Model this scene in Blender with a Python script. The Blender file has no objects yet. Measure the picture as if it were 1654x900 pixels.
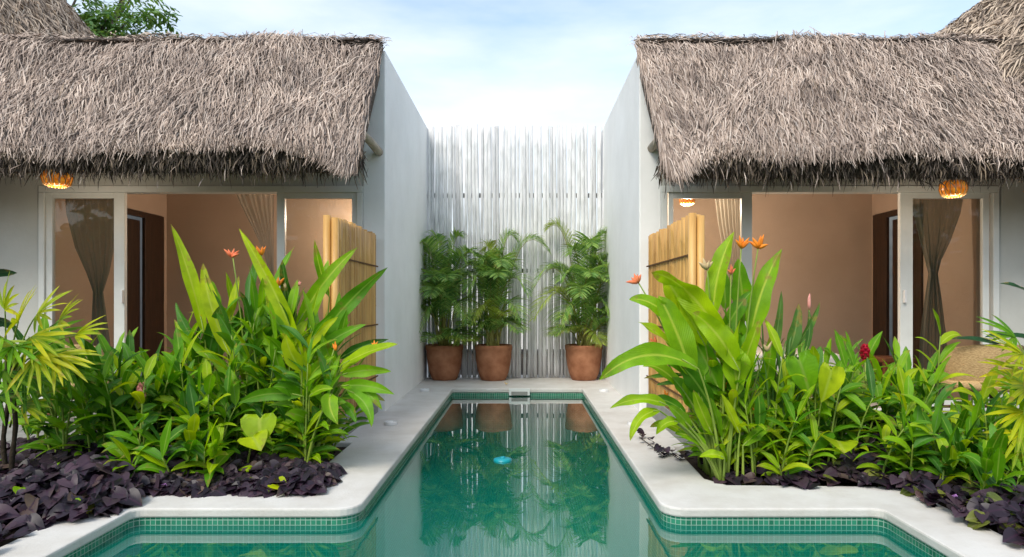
import bpy, math, random
import numpy as np
from mathutils import Vector, Matrix

PI = math.pi
R = math.radians
scene = bpy.context.scene
col = scene.collection
rng = random.Random(7)

# ------------------------------------------------------------------ camera model
CAM = Vector((0.0, 0.0, 1.04))
FPX, VX, VY = 1103.0, 843.0, 486.0
def at(px, py, d):
    """a point d metres ahead that stands where the photo shows it"""
    return Vector(((px - VX) * d / FPX, d, 1.04 - (py - VY) * d / FPX))
def X(px, d): return (px - VX) * d / FPX
def Z(py, d): return 1.04 - (py - VY) * d / FPX

# ------------------------------------------------------------------ tagging and building
def tag(o, label=None, cat=None, group=None, kind=None):
    if label: o['label'] = label
    if cat: o['category'] = cat
    if group: o['group'] = group
    if kind: o['kind'] = kind
    return o
def empty(name, loc, label=None, cat=None, group=None):
    o = bpy.data.objects.new(name, None)
    o.empty_display_size = 0.1
    o.location = loc
    col.objects.link(o)
    return tag(o, label, cat, group)
def wloc(o):
    v = Vector((0, 0, 0))
    while o is not None:
        v += o.location
        o = o.parent
    return v

class MB:
    def __init__(s):
        s.v, s.f, s.uv, s.mi = [], [], [], []
    def add(s, vs, fs, uvs=None, mi=0):
        b = len(s.v)
        s.v.extend([tuple(p) for p in vs])
        for f in fs:
            s.f.append(tuple(b + i for i in f))
            s.mi.append(mi)
            for i in f:
                s.uv.append(uvs[i] if uvs else (0.0, 0.0))
    def box(s, x0, x1, y0, y1, z0, z1, mi=0):
        vs = [(x0,y0,z0),(x1,y0,z0),(x1,y1,z0),(x0,y1,z0),(x0,y0,z1),(x1,y0,z1),(x1,y1,z1),(x0,y1,z1)]
        fs = [(0,3,2,1),(4,5,6,7),(0,1,5,4),(1,2,6,5),(2,3,7,6),(3,0,4,7)]
        s.add(vs, fs, None, mi)
    def tube(s, pts, rads, n=8, cap=True, mi=0):
        pts = [Vector(p) for p in pts]
        if not isinstance(rads, (list, tuple)): rads = [rads] * len(pts)
        vs, fs, uvs = [], [], []
        prev = None
        L = 0.0
        for i, p in enumerate(pts):
            t = (pts[min(i+1, len(pts)-1)] - pts[max(i-1, 0)])
            t = t.normalized() if t.length > 1e-9 else Vector((0,0,1))
            if prev is None:
                a = t.orthogonal().normalized()
            else:
                a = (prev - t * prev.dot(t))
                a = a.normalized() if a.length > 1e-6 else t.orthogonal().normalized()
            prev = a
            b = t.cross(a)
            if i: L += (p - pts[i-1]).length
            for k in range(n):
                an = 2 * PI * k / n
                vs.append(p + (a * math.cos(an) + b * math.sin(an)) * rads[i])
                uvs.append((k / n, L))
        for i in range(len(pts) - 1):
            for k in range(n):
                fs.append((i*n+k, i*n+(k+1) % n, (i+1)*n+(k+1) % n, (i+1)*n+k))
        if cap:
            fs.append(tuple(reversed(range(n))))
            fs.append(tuple((len(pts)-1)*n+k for k in range(n)))
        s.add(vs, fs, uvs, mi)
    def lathe(s, c, prof, n=24, mi=0):
        vs, fs = [], []
        for r, z in prof:
            for k in range(n):
                a = 2*PI*k/n
                vs.append((c[0]+r*math.cos(a), c[1]+r*math.sin(a), c[2]+z))
        for i in range(len(prof)-1):
            for k in range(n):
                fs.append((i*n+k, i*n+(k+1) % n, (i+1)*n+(k+1) % n, (i+1)*n+k))
        s.add(vs, fs, None, mi)
    def build(s, name, mats, parent=None, smooth=False, bevel=0.0):
        me = bpy.data.meshes.new(name)
        off = wloc(parent) if parent is not None else Vector((0, 0, 0))
        me.from_pydata([(p[0]-off.x, p[1]-off.y, p[2]-off.z) for p in s.v], [], s.f)
        if not isinstance(mats, (list, tuple)): mats = [mats]
        for m in mats: me.materials.append(m)
        me.polygons.foreach_set('material_index', s.mi)
        uvl = me.uv_layers.new(name='UVMap')
        uvl.data.foreach_set('uv', [c for uv in s.uv for c in uv])
        if smooth: me.polygons.foreach_set('use_smooth', [True] * len(me.polygons))
        me.update()
        o = bpy.data.objects.new(name, me)
        col.objects.link(o)
        if parent is not None: o.parent = parent
        if bevel:
            b = o.modifiers.new('edge', 'BEVEL')
            b.width = bevel; b.segments = 2; b.limit_method = 'ANGLE'; b.angle_limit = R(40)
        return o

# ------------------------------------------------------------------ materials
def N(nt, typ, x=0, **kw):
    n = nt.nodes.new(typ)
    for k, v in kw.items():
        if k.startswith('i_'):
            n.inputs[k[2:].replace('_', ' ')].default_value = v
        else:
            setattr(n, k, v)
    return n
def new_mat(name):
    m = bpy.data.materials.new(name)
    m.use_nodes = True
    m.node_tree.nodes.clear()
    return m, m.node_tree
def c4(c): return (c[0], c[1], c[2], 1.0)
def ramp(nt, stops):
    r = N(nt, 'ShaderNodeValToRGB')
    el = r.color_ramp.elements
    el[0].position, el[0].color = stops[0][0], c4(stops[0][1])
    el[1].position, el[1].color = stops[-1][0], c4(stops[-1][1])
    for p, c in stops[1:-1]:
        e = el.new(p); e.color = c4(c)
    return r
def out(nt, sh):
    o = N(nt, 'ShaderNodeOutputMaterial')
    nt.links.new(sh, o.inputs['Surface'])

def surf(name, c1, c2, scale=6.0, rough=0.7, bump=0.1, bscale=40.0, spec=0.4, stretch=(1,1,1), island=None, detail=5.0, bdist=0.01):
    """noise-mottled surface; island = list of ramp stops that tint each loose piece"""
    m, nt = new_mat(name)
    L = nt.links.new
    tc = N(nt, 'ShaderNodeTexCoord')
    mp = N(nt, 'ShaderNodeMapping'); mp.inputs['Scale'].default_value = stretch
    L(tc.outputs['Object'], mp.inputs['Vector'])
    n1 = N(nt, 'ShaderNodeTexNoise', i_Scale=scale, i_Detail=detail, i_Roughness=0.6)
    L(mp.outputs[0], n1.inputs['Vector'])
    rp = ramp(nt, [(0.3, c1), (0.7, c2)])
    L(n1.outputs['Fac'], rp.inputs['Fac'])
    colr = rp.outputs['Color']
    if island:
        g = N(nt, 'ShaderNodeNewGeometry')
        ri = ramp(nt, island)
        L(g.outputs['Random Per Island'], ri.inputs['Fac'])
        mx = N(nt, 'ShaderNodeMix', data_type='RGBA', blend_type='MULTIPLY')
        mx.inputs['Factor'].default_value = 1.0
        L(colr, mx.inputs['A']); L(ri.outputs['Color'], mx.inputs['B'])
        colr = mx.outputs['Result']
    p = N(nt, 'ShaderNodeBsdfPrincipled', i_Roughness=rough)
    p.inputs['Specular IOR Level'].default_value = spec
    L(colr, p.inputs['Base Color'])
    if bump:
        n2 = N(nt, 'ShaderNodeTexNoise', i_Scale=bscale, i_Detail=4.0)
        L(mp.outputs[0], n2.inputs['Vector'])
        b = N(nt, 'ShaderNodeBump', i_Strength=bump, i_Distance=bdist)
        L(n2.outputs['Fac'], b.inputs['Height'])
        L(b.outputs[0], p.inputs['Normal'])
    out(nt, p.outputs[0])
    return m

def leaf_mat(name, stops, rib, trans=0.35, rough=0.42, vein=26.0, tint=(1.3, 1.2, 0.5), spec=0.30, wear=0.75):
    m, nt = new_mat(name)
    L = nt.links.new
    g = N(nt, 'ShaderNodeNewGeometry')
    rp = ramp(nt, stops)
    L(g.outputs['Random Per Island'], rp.inputs['Fac'])
    tc = N(nt, 'ShaderNodeTexCoord')
    ns = N(nt, 'ShaderNodeTexNoise', i_Scale=9.0, i_Detail=4.0)
    L(tc.outputs['Object'], ns.inputs['Vector'])
    nr = ramp(nt, [(0.3, (0.68, 0.72, 0.66)), (0.72, (1.25, 1.18, 1.1))])
    L(ns.outputs['Fac'], nr.inputs['Fac'])
    mx = N(nt, 'ShaderNodeMix', data_type='RGBA', blend_type='MULTIPLY'); mx.inputs['Factor'].default_value = 1.0
    L(rp.outputs['Color'], mx.inputs['A']); L(nr.outputs['Color'], mx.inputs['B'])
    # midrib and side veins from the leaf's own UV
    uv = N(nt, 'ShaderNodeUVMap'); uv.uv_map = 'UVMap'
    sp = N(nt, 'ShaderNodeSeparateXYZ'); L(uv.outputs[0], sp.inputs[0])
    s1 = N(nt, 'ShaderNodeMath', operation='SUBTRACT'); L(sp.outputs['X'], s1.inputs[0]); s1.inputs[1].default_value = 0.5
    ab = N(nt, 'ShaderNodeMath', operation='ABSOLUTE'); L(s1.outputs[0], ab.inputs[0])
    mr = N(nt, 'ShaderNodeMapRange'); L(ab.outputs[0], mr.inputs['Value'])
    mr.inputs['From Min'].default_value = 0.02; mr.inputs['From Max'].default_value = 0.075
    mr.inputs['To Min'].default_value = 0.9; mr.inputs['To Max'].default_value = 0.0
    m2 = N(nt, 'ShaderNodeMix', data_type='RGBA')
    L(mr.outputs[0], m2.inputs['Factor']); L(mx.outputs['Result'], m2.inputs['A']); m2.inputs['B'].default_value = c4(rib)
    a1 = N(nt, 'ShaderNodeMath', operation='MULTIPLY_ADD'); L(sp.outputs['Y'], a1.inputs[0]); a1.inputs[1].default_value = vein
    a2 = N(nt, 'ShaderNodeMath', operation='MULTIPLY'); L(ab.outputs[0], a2.inputs[0]); a2.inputs[1].default_value = -vein * 0.45
    L(a2.outputs[0], a1.inputs[2])
    a3 = N(nt, 'ShaderNodeMath', operation='MULTIPLY'); L(a1.outputs[0], a3.inputs[0]); a3.inputs[1].default_value = 6.283
    sn = N(nt, 'ShaderNodeMath', operation='SINE'); L(a3.outputs[0], sn.inputs[0])
    b = N(nt, 'ShaderNodeBump', i_Strength=0.25, i_Distance=0.004); L(sn.outputs[0], b.inputs['Height'])
    wn = N(nt, 'ShaderNodeTexNoise', i_Scale=16.0, i_Detail=4.0); L(tc.outputs['Object'], wn.inputs['Vector'])
    wa = N(nt, 'ShaderNodeMath', operation='MULTIPLY_ADD'); L(sp.outputs['Y'], wa.inputs[0]); wa.inputs[1].default_value = 0.32; L(wn.outputs['Fac'], wa.inputs[2])
    wr = N(nt, 'ShaderNodeMapRange'); L(wa.outputs[0], wr.inputs['Value']); wr.inputs['From Min'].default_value = 0.80; wr.inputs['From Max'].default_value = 0.94
    wr.inputs['To Max'].default_value = wear
    m3 = N(nt, 'ShaderNodeMix', data_type='RGBA'); L(wr.outputs[0], m3.inputs['Factor']); L(m2.outputs['Result'], m3.inputs['A']); m3.inputs['B'].default_value = (0.30, 0.20, 0.05, 1)
    m2 = m3
    p = N(nt, 'ShaderNodeBsdfPrincipled', i_Roughness=rough); p.inputs['Specular IOR Level'].default_value = spec
    L(m2.outputs['Result'], p.inputs['Base Color']); L(b.outputs[0], p.inputs['Normal'])
    tr = N(nt, 'ShaderNodeBsdfTranslucent')
    mt = N(nt, 'ShaderNodeMix', data_type='RGBA', blend_type='MULTIPLY'); mt.inputs['Factor'].default_value = 1.0
    L(m2.outputs['Result'], mt.inputs['A']); mt.inputs['B'].default_value = c4(tint)
    L(mt.outputs['Result'], tr.inputs['Color'])
    ms = N(nt, 'ShaderNodeMixShader'); ms.inputs[0].default_value = trans
    L(p.outputs[0], ms.inputs[1]); L(tr.outputs[0], ms.inputs[2])
    out(nt, ms.outputs[0])
    return m

def glossmix(name, tint, ior, bump=0.0, bscale=3.0, rough=0.0, gain=1.0, stretch=(1,1,1), murk=None):
    """clear sheet: fresnel mix of a tinted transparent and a mirror"""
    m, nt = new_mat(name)
    L = nt.links.new
    fr = N(nt, 'ShaderNodeFresnel', i_IOR=ior)
    gl = N(nt, 'ShaderNodeBsdfGlossy', i_Roughness=rough)
    tp = N(nt, 'ShaderNodeBsdfTransparent'); tp.inputs['Color'].default_value = c4(tint)
    if bump:
        tc = N(nt, 'ShaderNodeTexCoord')
        mp = N(nt, 'ShaderNodeMapping'); mp.inputs['Scale'].default_value = stretch
        L(tc.outputs['Object'], mp.inputs['Vector'])
        n1 = N(nt, 'ShaderNodeTexNoise', i_Scale=bscale, i_Detail=3.0, i_Roughness=0.55)
        L(mp.outputs[0], n1.inputs['Vector'])
        b = N(nt, 'ShaderNodeBump', i_Strength=bump, i_Distance=0.02)
        L(n1.outputs['Fac'], b.inputs['Height'])
        L(b.outputs[0], gl.inputs['Normal']); L(b.outputs[0], fr.inputs['Normal'])
    f = fr.outputs[0]
    if gain != 1.0:
        g = N(nt, 'ShaderNodeMath', operation='MULTIPLY', use_clamp=True); L(f, g.inputs[0]); g.inputs[1].default_value = gain
        f = g.outputs[0]
    ms = N(nt, 'ShaderNodeMixShader')
    body = tp.outputs[0]
    if murk:
        df = N(nt, 'ShaderNodeBsdfDiffuse'); df.inputs['Color'].default_value = c4(murk[0])
        mk = N(nt, 'ShaderNodeMixShader'); mk.inputs[0].default_value = murk[1]
        L(tp.outputs[0], mk.inputs[1]); L(df.outputs[0], mk.inputs[2]); body = mk.outputs[0]
    L(f, ms.inputs[0]); L(body, ms.inputs[1]); L(gl.outputs[0], ms.inputs[2])
    out(nt, ms.outputs[0])
    return m

def tile_mat():
    m, nt = new_mat('green_mosaic')
    L = nt.links.new
    uv = N(nt, 'ShaderNodeUVMap'); uv.uv_map = 'UVMap'
    br = N(nt, 'ShaderNodeTexBrick', offset=0.0, squash=1.0, i_Scale=1.0)
    br.inputs['Color1'].default_value = c4((0.012, 0.15, 0.085))
    br.inputs['Color2'].default_value = c4((0.03, 0.25, 0.15))
    br.inputs['Mortar'].default_value = c4((0.36, 0.50, 0.42))
    br.inputs['Mortar Size'].default_value = 0.0018
    br.inputs['Mortar Smooth'].default_value = 0.2
    br.inputs['Bias'].default_value = 0.0
    br.inputs['Brick Width'].default_value = 0.026
    br.inputs['Row Height'].default_value = 0.026
    L(uv.outputs[0], br.inputs['Vector'])
    p = N(nt, 'ShaderNodeBsdfPrincipled', i_Roughness=0.22)
    L(br.outputs['Color'], p.inputs['Base Color'])
    b = N(nt, 'ShaderNodeBump', i_Strength=0.5, i_Distance=0.002, invert=True)
    L(br.outputs['Fac'], b.inputs['Height']); L(b.outputs[0], p.inputs['Normal'])
    out(nt, p.outputs[0])
    return m

def thatch_mat(name, stops, big=(0.72, 1.18)):
    m, nt = new_mat(name)
    L = nt.links.new
    g = N(nt, 'ShaderNodeNewGeometry')
    rp = ramp(nt, stops); L(g.outputs['Random Per Island'], rp.inputs['Fac'])
    tc = N(nt, 'ShaderNodeTexCoord')
    ns = N(nt, 'ShaderNodeTexNoise', i_Scale=3.2, i_Detail=5.0, i_Roughness=0.65); L(tc.outputs['Object'], ns.inputs['Vector'])
    nr = ramp(nt, [(0.32, (big[0], big[0]*0.97, big[0]*0.96)), (0.68, (big[1], big[1]*0.98, big[1]*0.95))]); L(ns.outputs['Fac'], nr.inputs['Fac'])
    mx = N(nt, 'ShaderNodeMix', data_type='RGBA', blend_type='MULTIPLY'); mx.inputs['Factor'].default_value = 1.0
    L(rp.outputs['Color'], mx.inputs['A']); L(nr.outputs['Color'], mx.inputs['B'])
    d = N(nt, 'ShaderNodeBsdfPrincipled', i_Roughness=0.75); d.inputs['Specular IOR Level'].default_value = 0.25
    L(mx.outputs['Result'], d.inputs['Base Color'])
    out(nt, d.outputs[0])
    return m

def emis(name, c, s):
    m, nt = new_mat(name)
    e = N(nt, 'ShaderNodeEmission', i_Strength=s); e.inputs['Color'].default_value = c4(c)
    out(nt, e.outputs[0])
    return m

def shade_mat():
    """lit amber lantern weave"""
    m, nt = new_mat('amber_lantern')
    L = nt.links.new
    tc = N(nt, 'ShaderNodeTexCoord')
    ns = N(nt, 'ShaderNodeTexNoise', i_Scale=26.0, i_Detail=3.0); L(tc.outputs['Object'], ns.inputs['Vector'])
    rp = ramp(nt, [(0.3, (0.55, 0.10, 0.0)), (0.55, (0.95, 0.28, 0.01)), (0.8, (1.0, 0.62, 0.10))]); L(ns.outputs['Fac'], rp.inputs['Fac'])
    p = N(nt, 'ShaderNodeBsdfPrincipled', i_Roughness=0.3)
    L(rp.outputs['Color'], p.inputs['Base Color'])
    L(rp.outputs['Color'], p.inputs['Emission Color']); p.inputs['Emission Strength'].default_value = 0.12
    out(nt, p.outputs[0])
    return m

def cloth_mat(name, c, clear=0.3):
    m, nt = new_mat(name)
    L = nt.links.new
    d = N(nt, 'ShaderNodeBsdfDiffuse'); d.inputs['Color'].default_value = c4(c)
    t = N(nt, 'ShaderNodeBsdfTranslucent'); t.inputs['Color'].default_value = c4(c)
    tp = N(nt, 'ShaderNodeBsdfTransparent')
    a = N(nt, 'ShaderNodeMixShader'); a.inputs[0].default_value = 0.4
    L(d.outputs[0], a.inputs[1]); L(t.outputs[0], a.inputs[2])
    b = N(nt, 'ShaderNodeMixShader'); b.inputs[0].default_value = clear
    L(a.outputs[0], b.inputs[1]); L(tp.outputs[0], b.inputs[2])
    out(nt, b.outputs[0])
    return m

M = {}
def worn(name, c1, c2, streak, rough, stretch, sscale, bump, bscale):
    m = surf(name, c1, c2, 1.6, rough, bump, bscale, 0.25, detail=8)
    nt = m.node_tree; L = nt.links.new
    p = [n for n in nt.nodes if n.type == 'BSDF_PRINCIPLED'][0]
    src = p.inputs['Base Color'].links[0].from_socket
    tc = N(nt, 'ShaderNodeTexCoord'); mp = N(nt, 'ShaderNodeMapping'); mp.inputs['Scale'].default_value = stretch
    L(tc.outputs['Object'], mp.inputs['Vector'])
    a = N(nt, 'ShaderNodeTexNoise', i_Scale=sscale, i_Detail=7.0, i_Roughness=0.65); L(mp.outputs[0], a.inputs['Vector'])
    r = ramp(nt, [(0.33, streak), (0.60, (1, 1, 1))]); L(a.outputs['Fac'], r.inputs['Fac'])
    x = N(nt, 'ShaderNodeMix', data_type='RGBA', blend_type='MULTIPLY'); x.inputs['Factor'].default_value = 1.0
    L(src, x.inputs['A']); L(r.outputs['Color'], x.inputs['B']); L(x.outputs['Result'], p.inputs['Base Color'])
    return m
M['plaster'] = worn('white_plaster', (0.76, 0.76, 0.755), (0.85, 0.85, 0.845), (0.955, 0.95, 0.94), 0.85, (1.0, 1.0, 0.8), 1.3, 0.30, 9)
M['plaster_eave_shade'] = surf('eave_shaded_plaster', (0.46, 0.46, 0.42), (0.53, 0.53, 0.49), 2.0, 0.85, 0.25, 22, 0.2)  # facade plaster, the greenish grey of the eave shade put into its colour
M['cement'] = worn('polished_cement', (0.60, 0.575, 0.54), (0.69, 0.665, 0.635), (0.85, 0.83, 0.80), 0.6, (1, 1, 1), 3.4, 0.22, 70)
M['concrete'] = surf('grey_concrete', (0.22, 0.22, 0.21), (0.32, 0.32, 0.30), 4.0, 0.85, 0.25, 50, 0.2)
M['soil'] = surf('garden_soil', (0.02, 0.014, 0.010), (0.06, 0.042, 0.028), 14, 0.95, 0.8, 60, 0.1, bdist=0.03)
M['tan_wall'] = surf('tan_room_paint', (0.42, 0.315, 0.24), (0.47, 0.355, 0.275), 1.5, 0.8, 0.1, 40, 0.2)
M['ceiling'] = surf('room_ceiling_paint', (0.5, 0.45, 0.4), (0.55, 0.5, 0.45), 1.5, 0.8, 0.1, 40, 0.2)
M['room_floor'] = surf('room_floor_cement', (0.30, 0.27, 0.24), (0.38, 0.34, 0.30), 3, 0.5, 0.05, 40, 0.3)
M['frame'] = surf('white_door_frame', (0.60, 0.61, 0.58), (0.66, 0.67, 0.64), 8, 0.35, 0.0, 40, 0.5)
M['dark_wood'] = surf('dark_brown_wood', (0.020, 0.010, 0.006), (0.055, 0.026, 0.014), 5, 0.45, 0.2, 30, 0.4, stretch=(8, 8, 0.6))
M['red_wood'] = surf('warm_brown_wood', (0.13, 0.045, 0.018), (0.22, 0.085, 0.035), 5, 0.45, 0.2, 30, 0.4, stretch=(6, 6, 0.6))
M['pole_wood'] = surf('weathered_pole', (0.30, 0.25, 0.19), (0.44, 0.38, 0.30), 6, 0.7, 0.3, 30, 0.3, stretch=(4, 1, 4))
M['dark_pole'] = surf('dark_ridge_pole', (0.05, 0.04, 0.035), (0.11, 0.09, 0.08), 6, 0.8, 0.3, 30, 0.2)
M['bamboo'] = surf('golden_bamboo', (0.46, 0.24, 0.065), (0.66, 0.40, 0.13), 3, 0.42, 0.25, 25, 0.45, stretch=(9, 9, 0.7), island=[(0.0, (0.72, 0.66, 0.6)), (0.5, (1, 1, 1)), (1.0, (1.12, 1.1, 1.05))])
M['binding'] = surf('dark_binding_cord', (0.10, 0.05, 0.02), (0.16, 0.08, 0.03), 20, 0.8, 0.2, 60, 0.2)
M['white_pole'] = surf('whitewashed_bamboo', (0.58, 0.575, 0.57), (0.86, 0.86, 0.86), 5, 0.75, 0.3, 30, 0.25, stretch=(10, 10, 0.9), island=[(0.0, (0.74, 0.74, 0.75)), (0.35, (0.95, 0.95, 0.96)), (1.0, (1.0, 1.0, 1.0))], detail=6)
M['rail'] = surf('old_fence_rail', (0.10, 0.09, 0.08), (0.18, 0.16, 0.14), 8, 0.8, 0.2, 40, 0.2)
M['terracotta'] = surf('terracotta', (0.22, 0.080, 0.036), (0.42, 0.19, 0.10), 6, 0.75, 0.2, 40, 0.25, detail=7)
M['wicker'] = surf('woven_rattan', (0.34, 0.21, 0.09), (0.60, 0.42, 0.20), 55, 0.6, 0.8, 70, 0.3, stretch=(1, 1, 2.2))
M['tile'] = tile_mat()
M['water'] = glossmix('pool_water', (0.34, 0.92, 0.70), 1.333, 0.05, 2.2, 0.0, 2.25, (1.0, 0.8, 1.0), murk=((0.004, 0.35, 0.27), 0.34))
M['glass'] = glossmix('door_glass', (0.80, 0.80, 0.76), 1.45, gain=0.85)
M['chrome'] = surf('white_spot_rim', (0.62, 0.62, 0.62), (0.70, 0.70, 0.70), 8, 0.3, 0.0, 40, 0.6)
M['lens'] = surf('frosted_spot_lens', (0.82, 0.82, 0.81), (0.88, 0.88, 0.87), 8, 0.15, 0.0, 40, 0.6)
M['cyan'] = surf('turquoise_plastic', (0.0, 0.27, 0.34), (0.0, 0.31, 0.38), 8, 0.35, 0.0, 40, 0.5)
M['white_plastic'] = surf('white_plastic', (0.68, 0.70, 0.68), (0.74, 0.76, 0.74), 8, 0.35, 0.0, 40, 0.5)
M['sheet'] = surf('white_bed_linen', (0.70, 0.69, 0.67), (0.78, 0.77, 0.75), 5, 0.9, 0.4, 12, 0.1)
M['gauze'] = cloth_mat('olive_gauze', (0.19, 0.20, 0.165), 0.24)
M['gauze_pale'] = cloth_mat('pale_gauze', (0.45, 0.42, 0.36), 0.45)
M['amber'] = shade_mat()
M['bulb'] = emis('lit_bulb', (1.0, 0.62, 0.22), 4.0)
M['cord'] = surf('black_cord', (0.02, 0.02, 0.02), (0.03, 0.03, 0.03), 8, 0.6, 0, 40, 0.3)
TH = [(0.0, (0.12, 0.090, 0.074)), (0.12, (0.31, 0.240, 0.205)), (0.5, (0.48, 0.385, 0.330)), (0.85, (0.58, 0.480, 0.420)), (1.0, (0.68, 0.585, 0.515))]
M['thatch'] = thatch_mat('weathered_palm_thatch', TH, (0.60, 1.15))
TW = [(0.0, (0.07, 0.052, 0.040)), (0.2, (0.26, 0.20, 0.155)), (0.6, (0.44, 0.35, 0.28)), (1.0, (0.62, 0.51, 0.40))]
M['thatch_warm'] = thatch_mat('tan_palm_thatch', TW)
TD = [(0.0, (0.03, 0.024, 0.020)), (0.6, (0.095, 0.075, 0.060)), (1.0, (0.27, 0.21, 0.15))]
M['thatch_old_shade'] = thatch_mat('old_and_shaded_thatch', TD)  # old straw; on the fringe its dark tone also paints in the eave shade
M['thatch_core'] = surf('thatch_core', (0.07, 0.055, 0.045), (0.15, 0.12, 0.10), 9, 0.95, 0.8, 40, 0.1, bdist=0.03)

M['lime'] = leaf_mat('lime_leaf', [(0, (0.20, 0.43, 0.005)), (0.5, (0.34, 0.54, 0.005)), (1, (0.50, 0.62, 0.008))], (0.48, 0.60, 0.06), 0.45)
M['green'] = leaf_mat('green_leaf', [(0, (0.07, 0.24, 0.006)), (0.5, (0.14, 0.37, 0.007)), (1, (0.26, 0.50, 0.008))], (0.27, 0.45, 0.06), 0.42)
M['dark'] = leaf_mat('dark_green_leaf', [(0, (0.03, 0.12, 0.010)), (0.5, (0.055, 0.20, 0.012)), (1, (0.10, 0.28, 0.014))], (0.12, 0.24, 0.06), 0.28)
M['olive'] = leaf_mat('olive_leaf', [(0, (0.06, 0.10, 0.02)), (1, (0.20, 0.22, 0.04))], (0.2, 0.2, 0.08), 0.3)
M['deep'] = leaf_mat('deep_green_leaf', [(0, (0.012, 0.05, 0.022)), (1, (0.025, 0.085, 0.035))], (0.06, 0.14, 0.06), 0.15, 0.3)
M['yellow'] = leaf_mat('yellow_green_frond', [(0, (0.20, 0.36, 0.006)), (0.5, (0.42, 0.50, 0.006)), (1, (0.60, 0.58, 0.01))], (0.5, 0.5, 0.05), 0.4, vein=0.0)
M['areca'] = leaf_mat('areca_leaflet', [(0, (0.11, 0.26, 0.07)), (0.5, (0.23, 0.43, 0.11)), (1, (0.42, 0.60, 0.17))], (0.14, 0.24, 0.05), 0.35, vein=0.0)
M['areca_pale'] = leaf_mat('pale_areca_leaflet', [(0, (0.24, 0.36, 0.06)), (1, (0.42, 0.52, 0.12))], (0.24, 0.30, 0.07), 0.4, vein=0.0)
M['grass'] = leaf_mat('strap_leaf', [(0, (0.05, 0.15, 0.03)), (1, (0.13, 0.28, 0.05))], (0.2, 0.32, 0.1), 0.3, vein=0.0)
M['purple'] = leaf_mat('purple_black_leaf', [(0, (0.012, 0.009, 0.016)), (0.5, (0.028, 0.018, 0.032)), (0.9, (0.065, 0.038, 0.058)), (1, (0.11, 0.075, 0.06))], (0.04, 0.018, 0.035), 0.12, 0.40, 0.0, tint=(1.3, 0.6, 1.0), wear=0.1)
M['tree_leaf'] = leaf_mat('tree_leaf', [(0, (0.06, 0.15, 0.05)), (0.6, (0.12, 0.26, 0.08)), (1, (0.22, 0.37, 0.12))], (0.1, 0.2, 0.05), 0.35, vein=0.0)
M['stem'] = surf('green_stem', (0.13, 0.22, 0.03), (0.26, 0.34, 0.05), 8, 0.5, 0.1, 30, 0.35)
M['cane'] = surf('palm_cane', (0.16, 0.17, 0.04), (0.34, 0.30, 0.08), 8, 0.5, 0.2, 30, 0.35)
M['dark_stem'] = surf('dark_palm_trunk', (0.018, 0.014, 0.010), (0.055, 0.042, 0.03), 12, 0.9, 0.6, 60, 0.15)
M['bark'] = surf('tree_bark', (0.10, 0.085, 0.07), (0.18, 0.15, 0.12), 8, 0.9, 0.5, 30, 0.2)
M['orange'] = surf('orange_bract', (0.75, 0.17, 0.012), (0.88, 0.30, 0.02), 30, 0.5, 0.0, 30, 0.3)
M['coral'] = surf('coral_bract', (0.72, 0.15, 0.06), (0.80, 0.24, 0.10), 30, 0.5, 0.0, 30, 0.3)
M['pink'] = surf('pink_bract', (0.62, 0.22, 0.20), (0.75, 0.36, 0.30), 30, 0.5, 0.0, 30, 0.3)
M['straw'] = surf('dry_bract', (0.50, 0.36, 0.18), (0.65, 0.50, 0.28), 30, 0.6, 0.0, 30, 0.3)
M['red'] = surf('crimson_bract', (0.40, 0.008, 0.03), (0.55, 0.015, 0.045), 30, 0.45, 0.0, 30, 0.35)
M['lilac'] = surf('lilac_petal', (0.50, 0.22, 0.60), (0.62, 0.34, 0.70), 30, 0.6, 0.0, 30, 0.2)
M['dead'] = surf('fallen_leaf', (0.45, 0.38, 0.06), (0.58, 0.50, 0.10), 20, 0.6, 0.1, 30, 0.3)

# ------------------------------------------------------------------ setting: ground, deck, pool
def structure(o): o['kind'] = 'structure'; return o
g = MB()
for (x0, x1, y0, y1) in [(-300,-2.07,-300,300), (1.97,300,-300,300), (-2.07,1.97,-300,-2.4), (-2.07,1.97,8.3,300), (-2.07,-0.95,3.6,8.3), (0.85,1.97,3.6,8.3)]:
    g.add([(x0,y0,-0.035),(x1,y0,-0.035),(x1,y1,-0.035),(x0,y1,-0.035)], [(0,1,2,3)])
structure(g.build('ground', M['soil']))

def arc(cx, cy, r, a0, a1, n=7):
    return [(cx + r*math.cos(R(a0+(a1-a0)*i/(n-1))), cy + r*math.sin(R(a0+(a1-a0)*i/(n-1)))) for i in range(n)]
PLX, PRX, PWL, PWR, PF, PB, PN = -0.82, 0.71, -1.94, 1.80, 8.08, 3.42, -2.2
inner = ([(PWR, PN)] + arc(PWR-0.05, PB-0.05, 0.05, 0, 90, 5)
         + arc(PRX+0.12, PB+0.12, 0.12, 270, 180) + arc(PRX-0.03, PF-0.03, 0.03, 0, 90, 4)
         + arc(PLX+0.03, PF-0.03, 0.03, 90, 180, 4) + arc(PLX-0.12, PB+0.12, 0.12, 0, -90)
         + arc(PWL+0.05, PB-0.05, 0.05, 90, 180, 5) + [(PWL, PN)])
outer = [(-2.21, PN), (-2.21, 3.62), (-2.12, 3.72), (-1.36, 3.72), (-1.25, 3.82), (-1.25, 5.02), (-1.55, 5.02), (-1.55, 9.6),
         (1.40, 9.6), (1.40, 4.9), (1.09, 4.9), (1.07, 4.0), (1.16, 3.86), (2.04, 3.83), (2.14, 3.73), (2.14, PN)]
poly = outer + inner
dk = MB()
n = len(poly)
T0, T1 = 0.0, -0.048
dk.add([(x, y, T0) for x, y in poly] + [(x, y, T1) for x, y in poly],
       [tuple(reversed(range(n)))] + [tuple(range(n, 2*n))] + [(i, (i+1) % n, n+(i+1) % n, n+i) for i in range(n)])
structure(dk.build('pool_deck', M['cement'], bevel=0.010))
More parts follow.
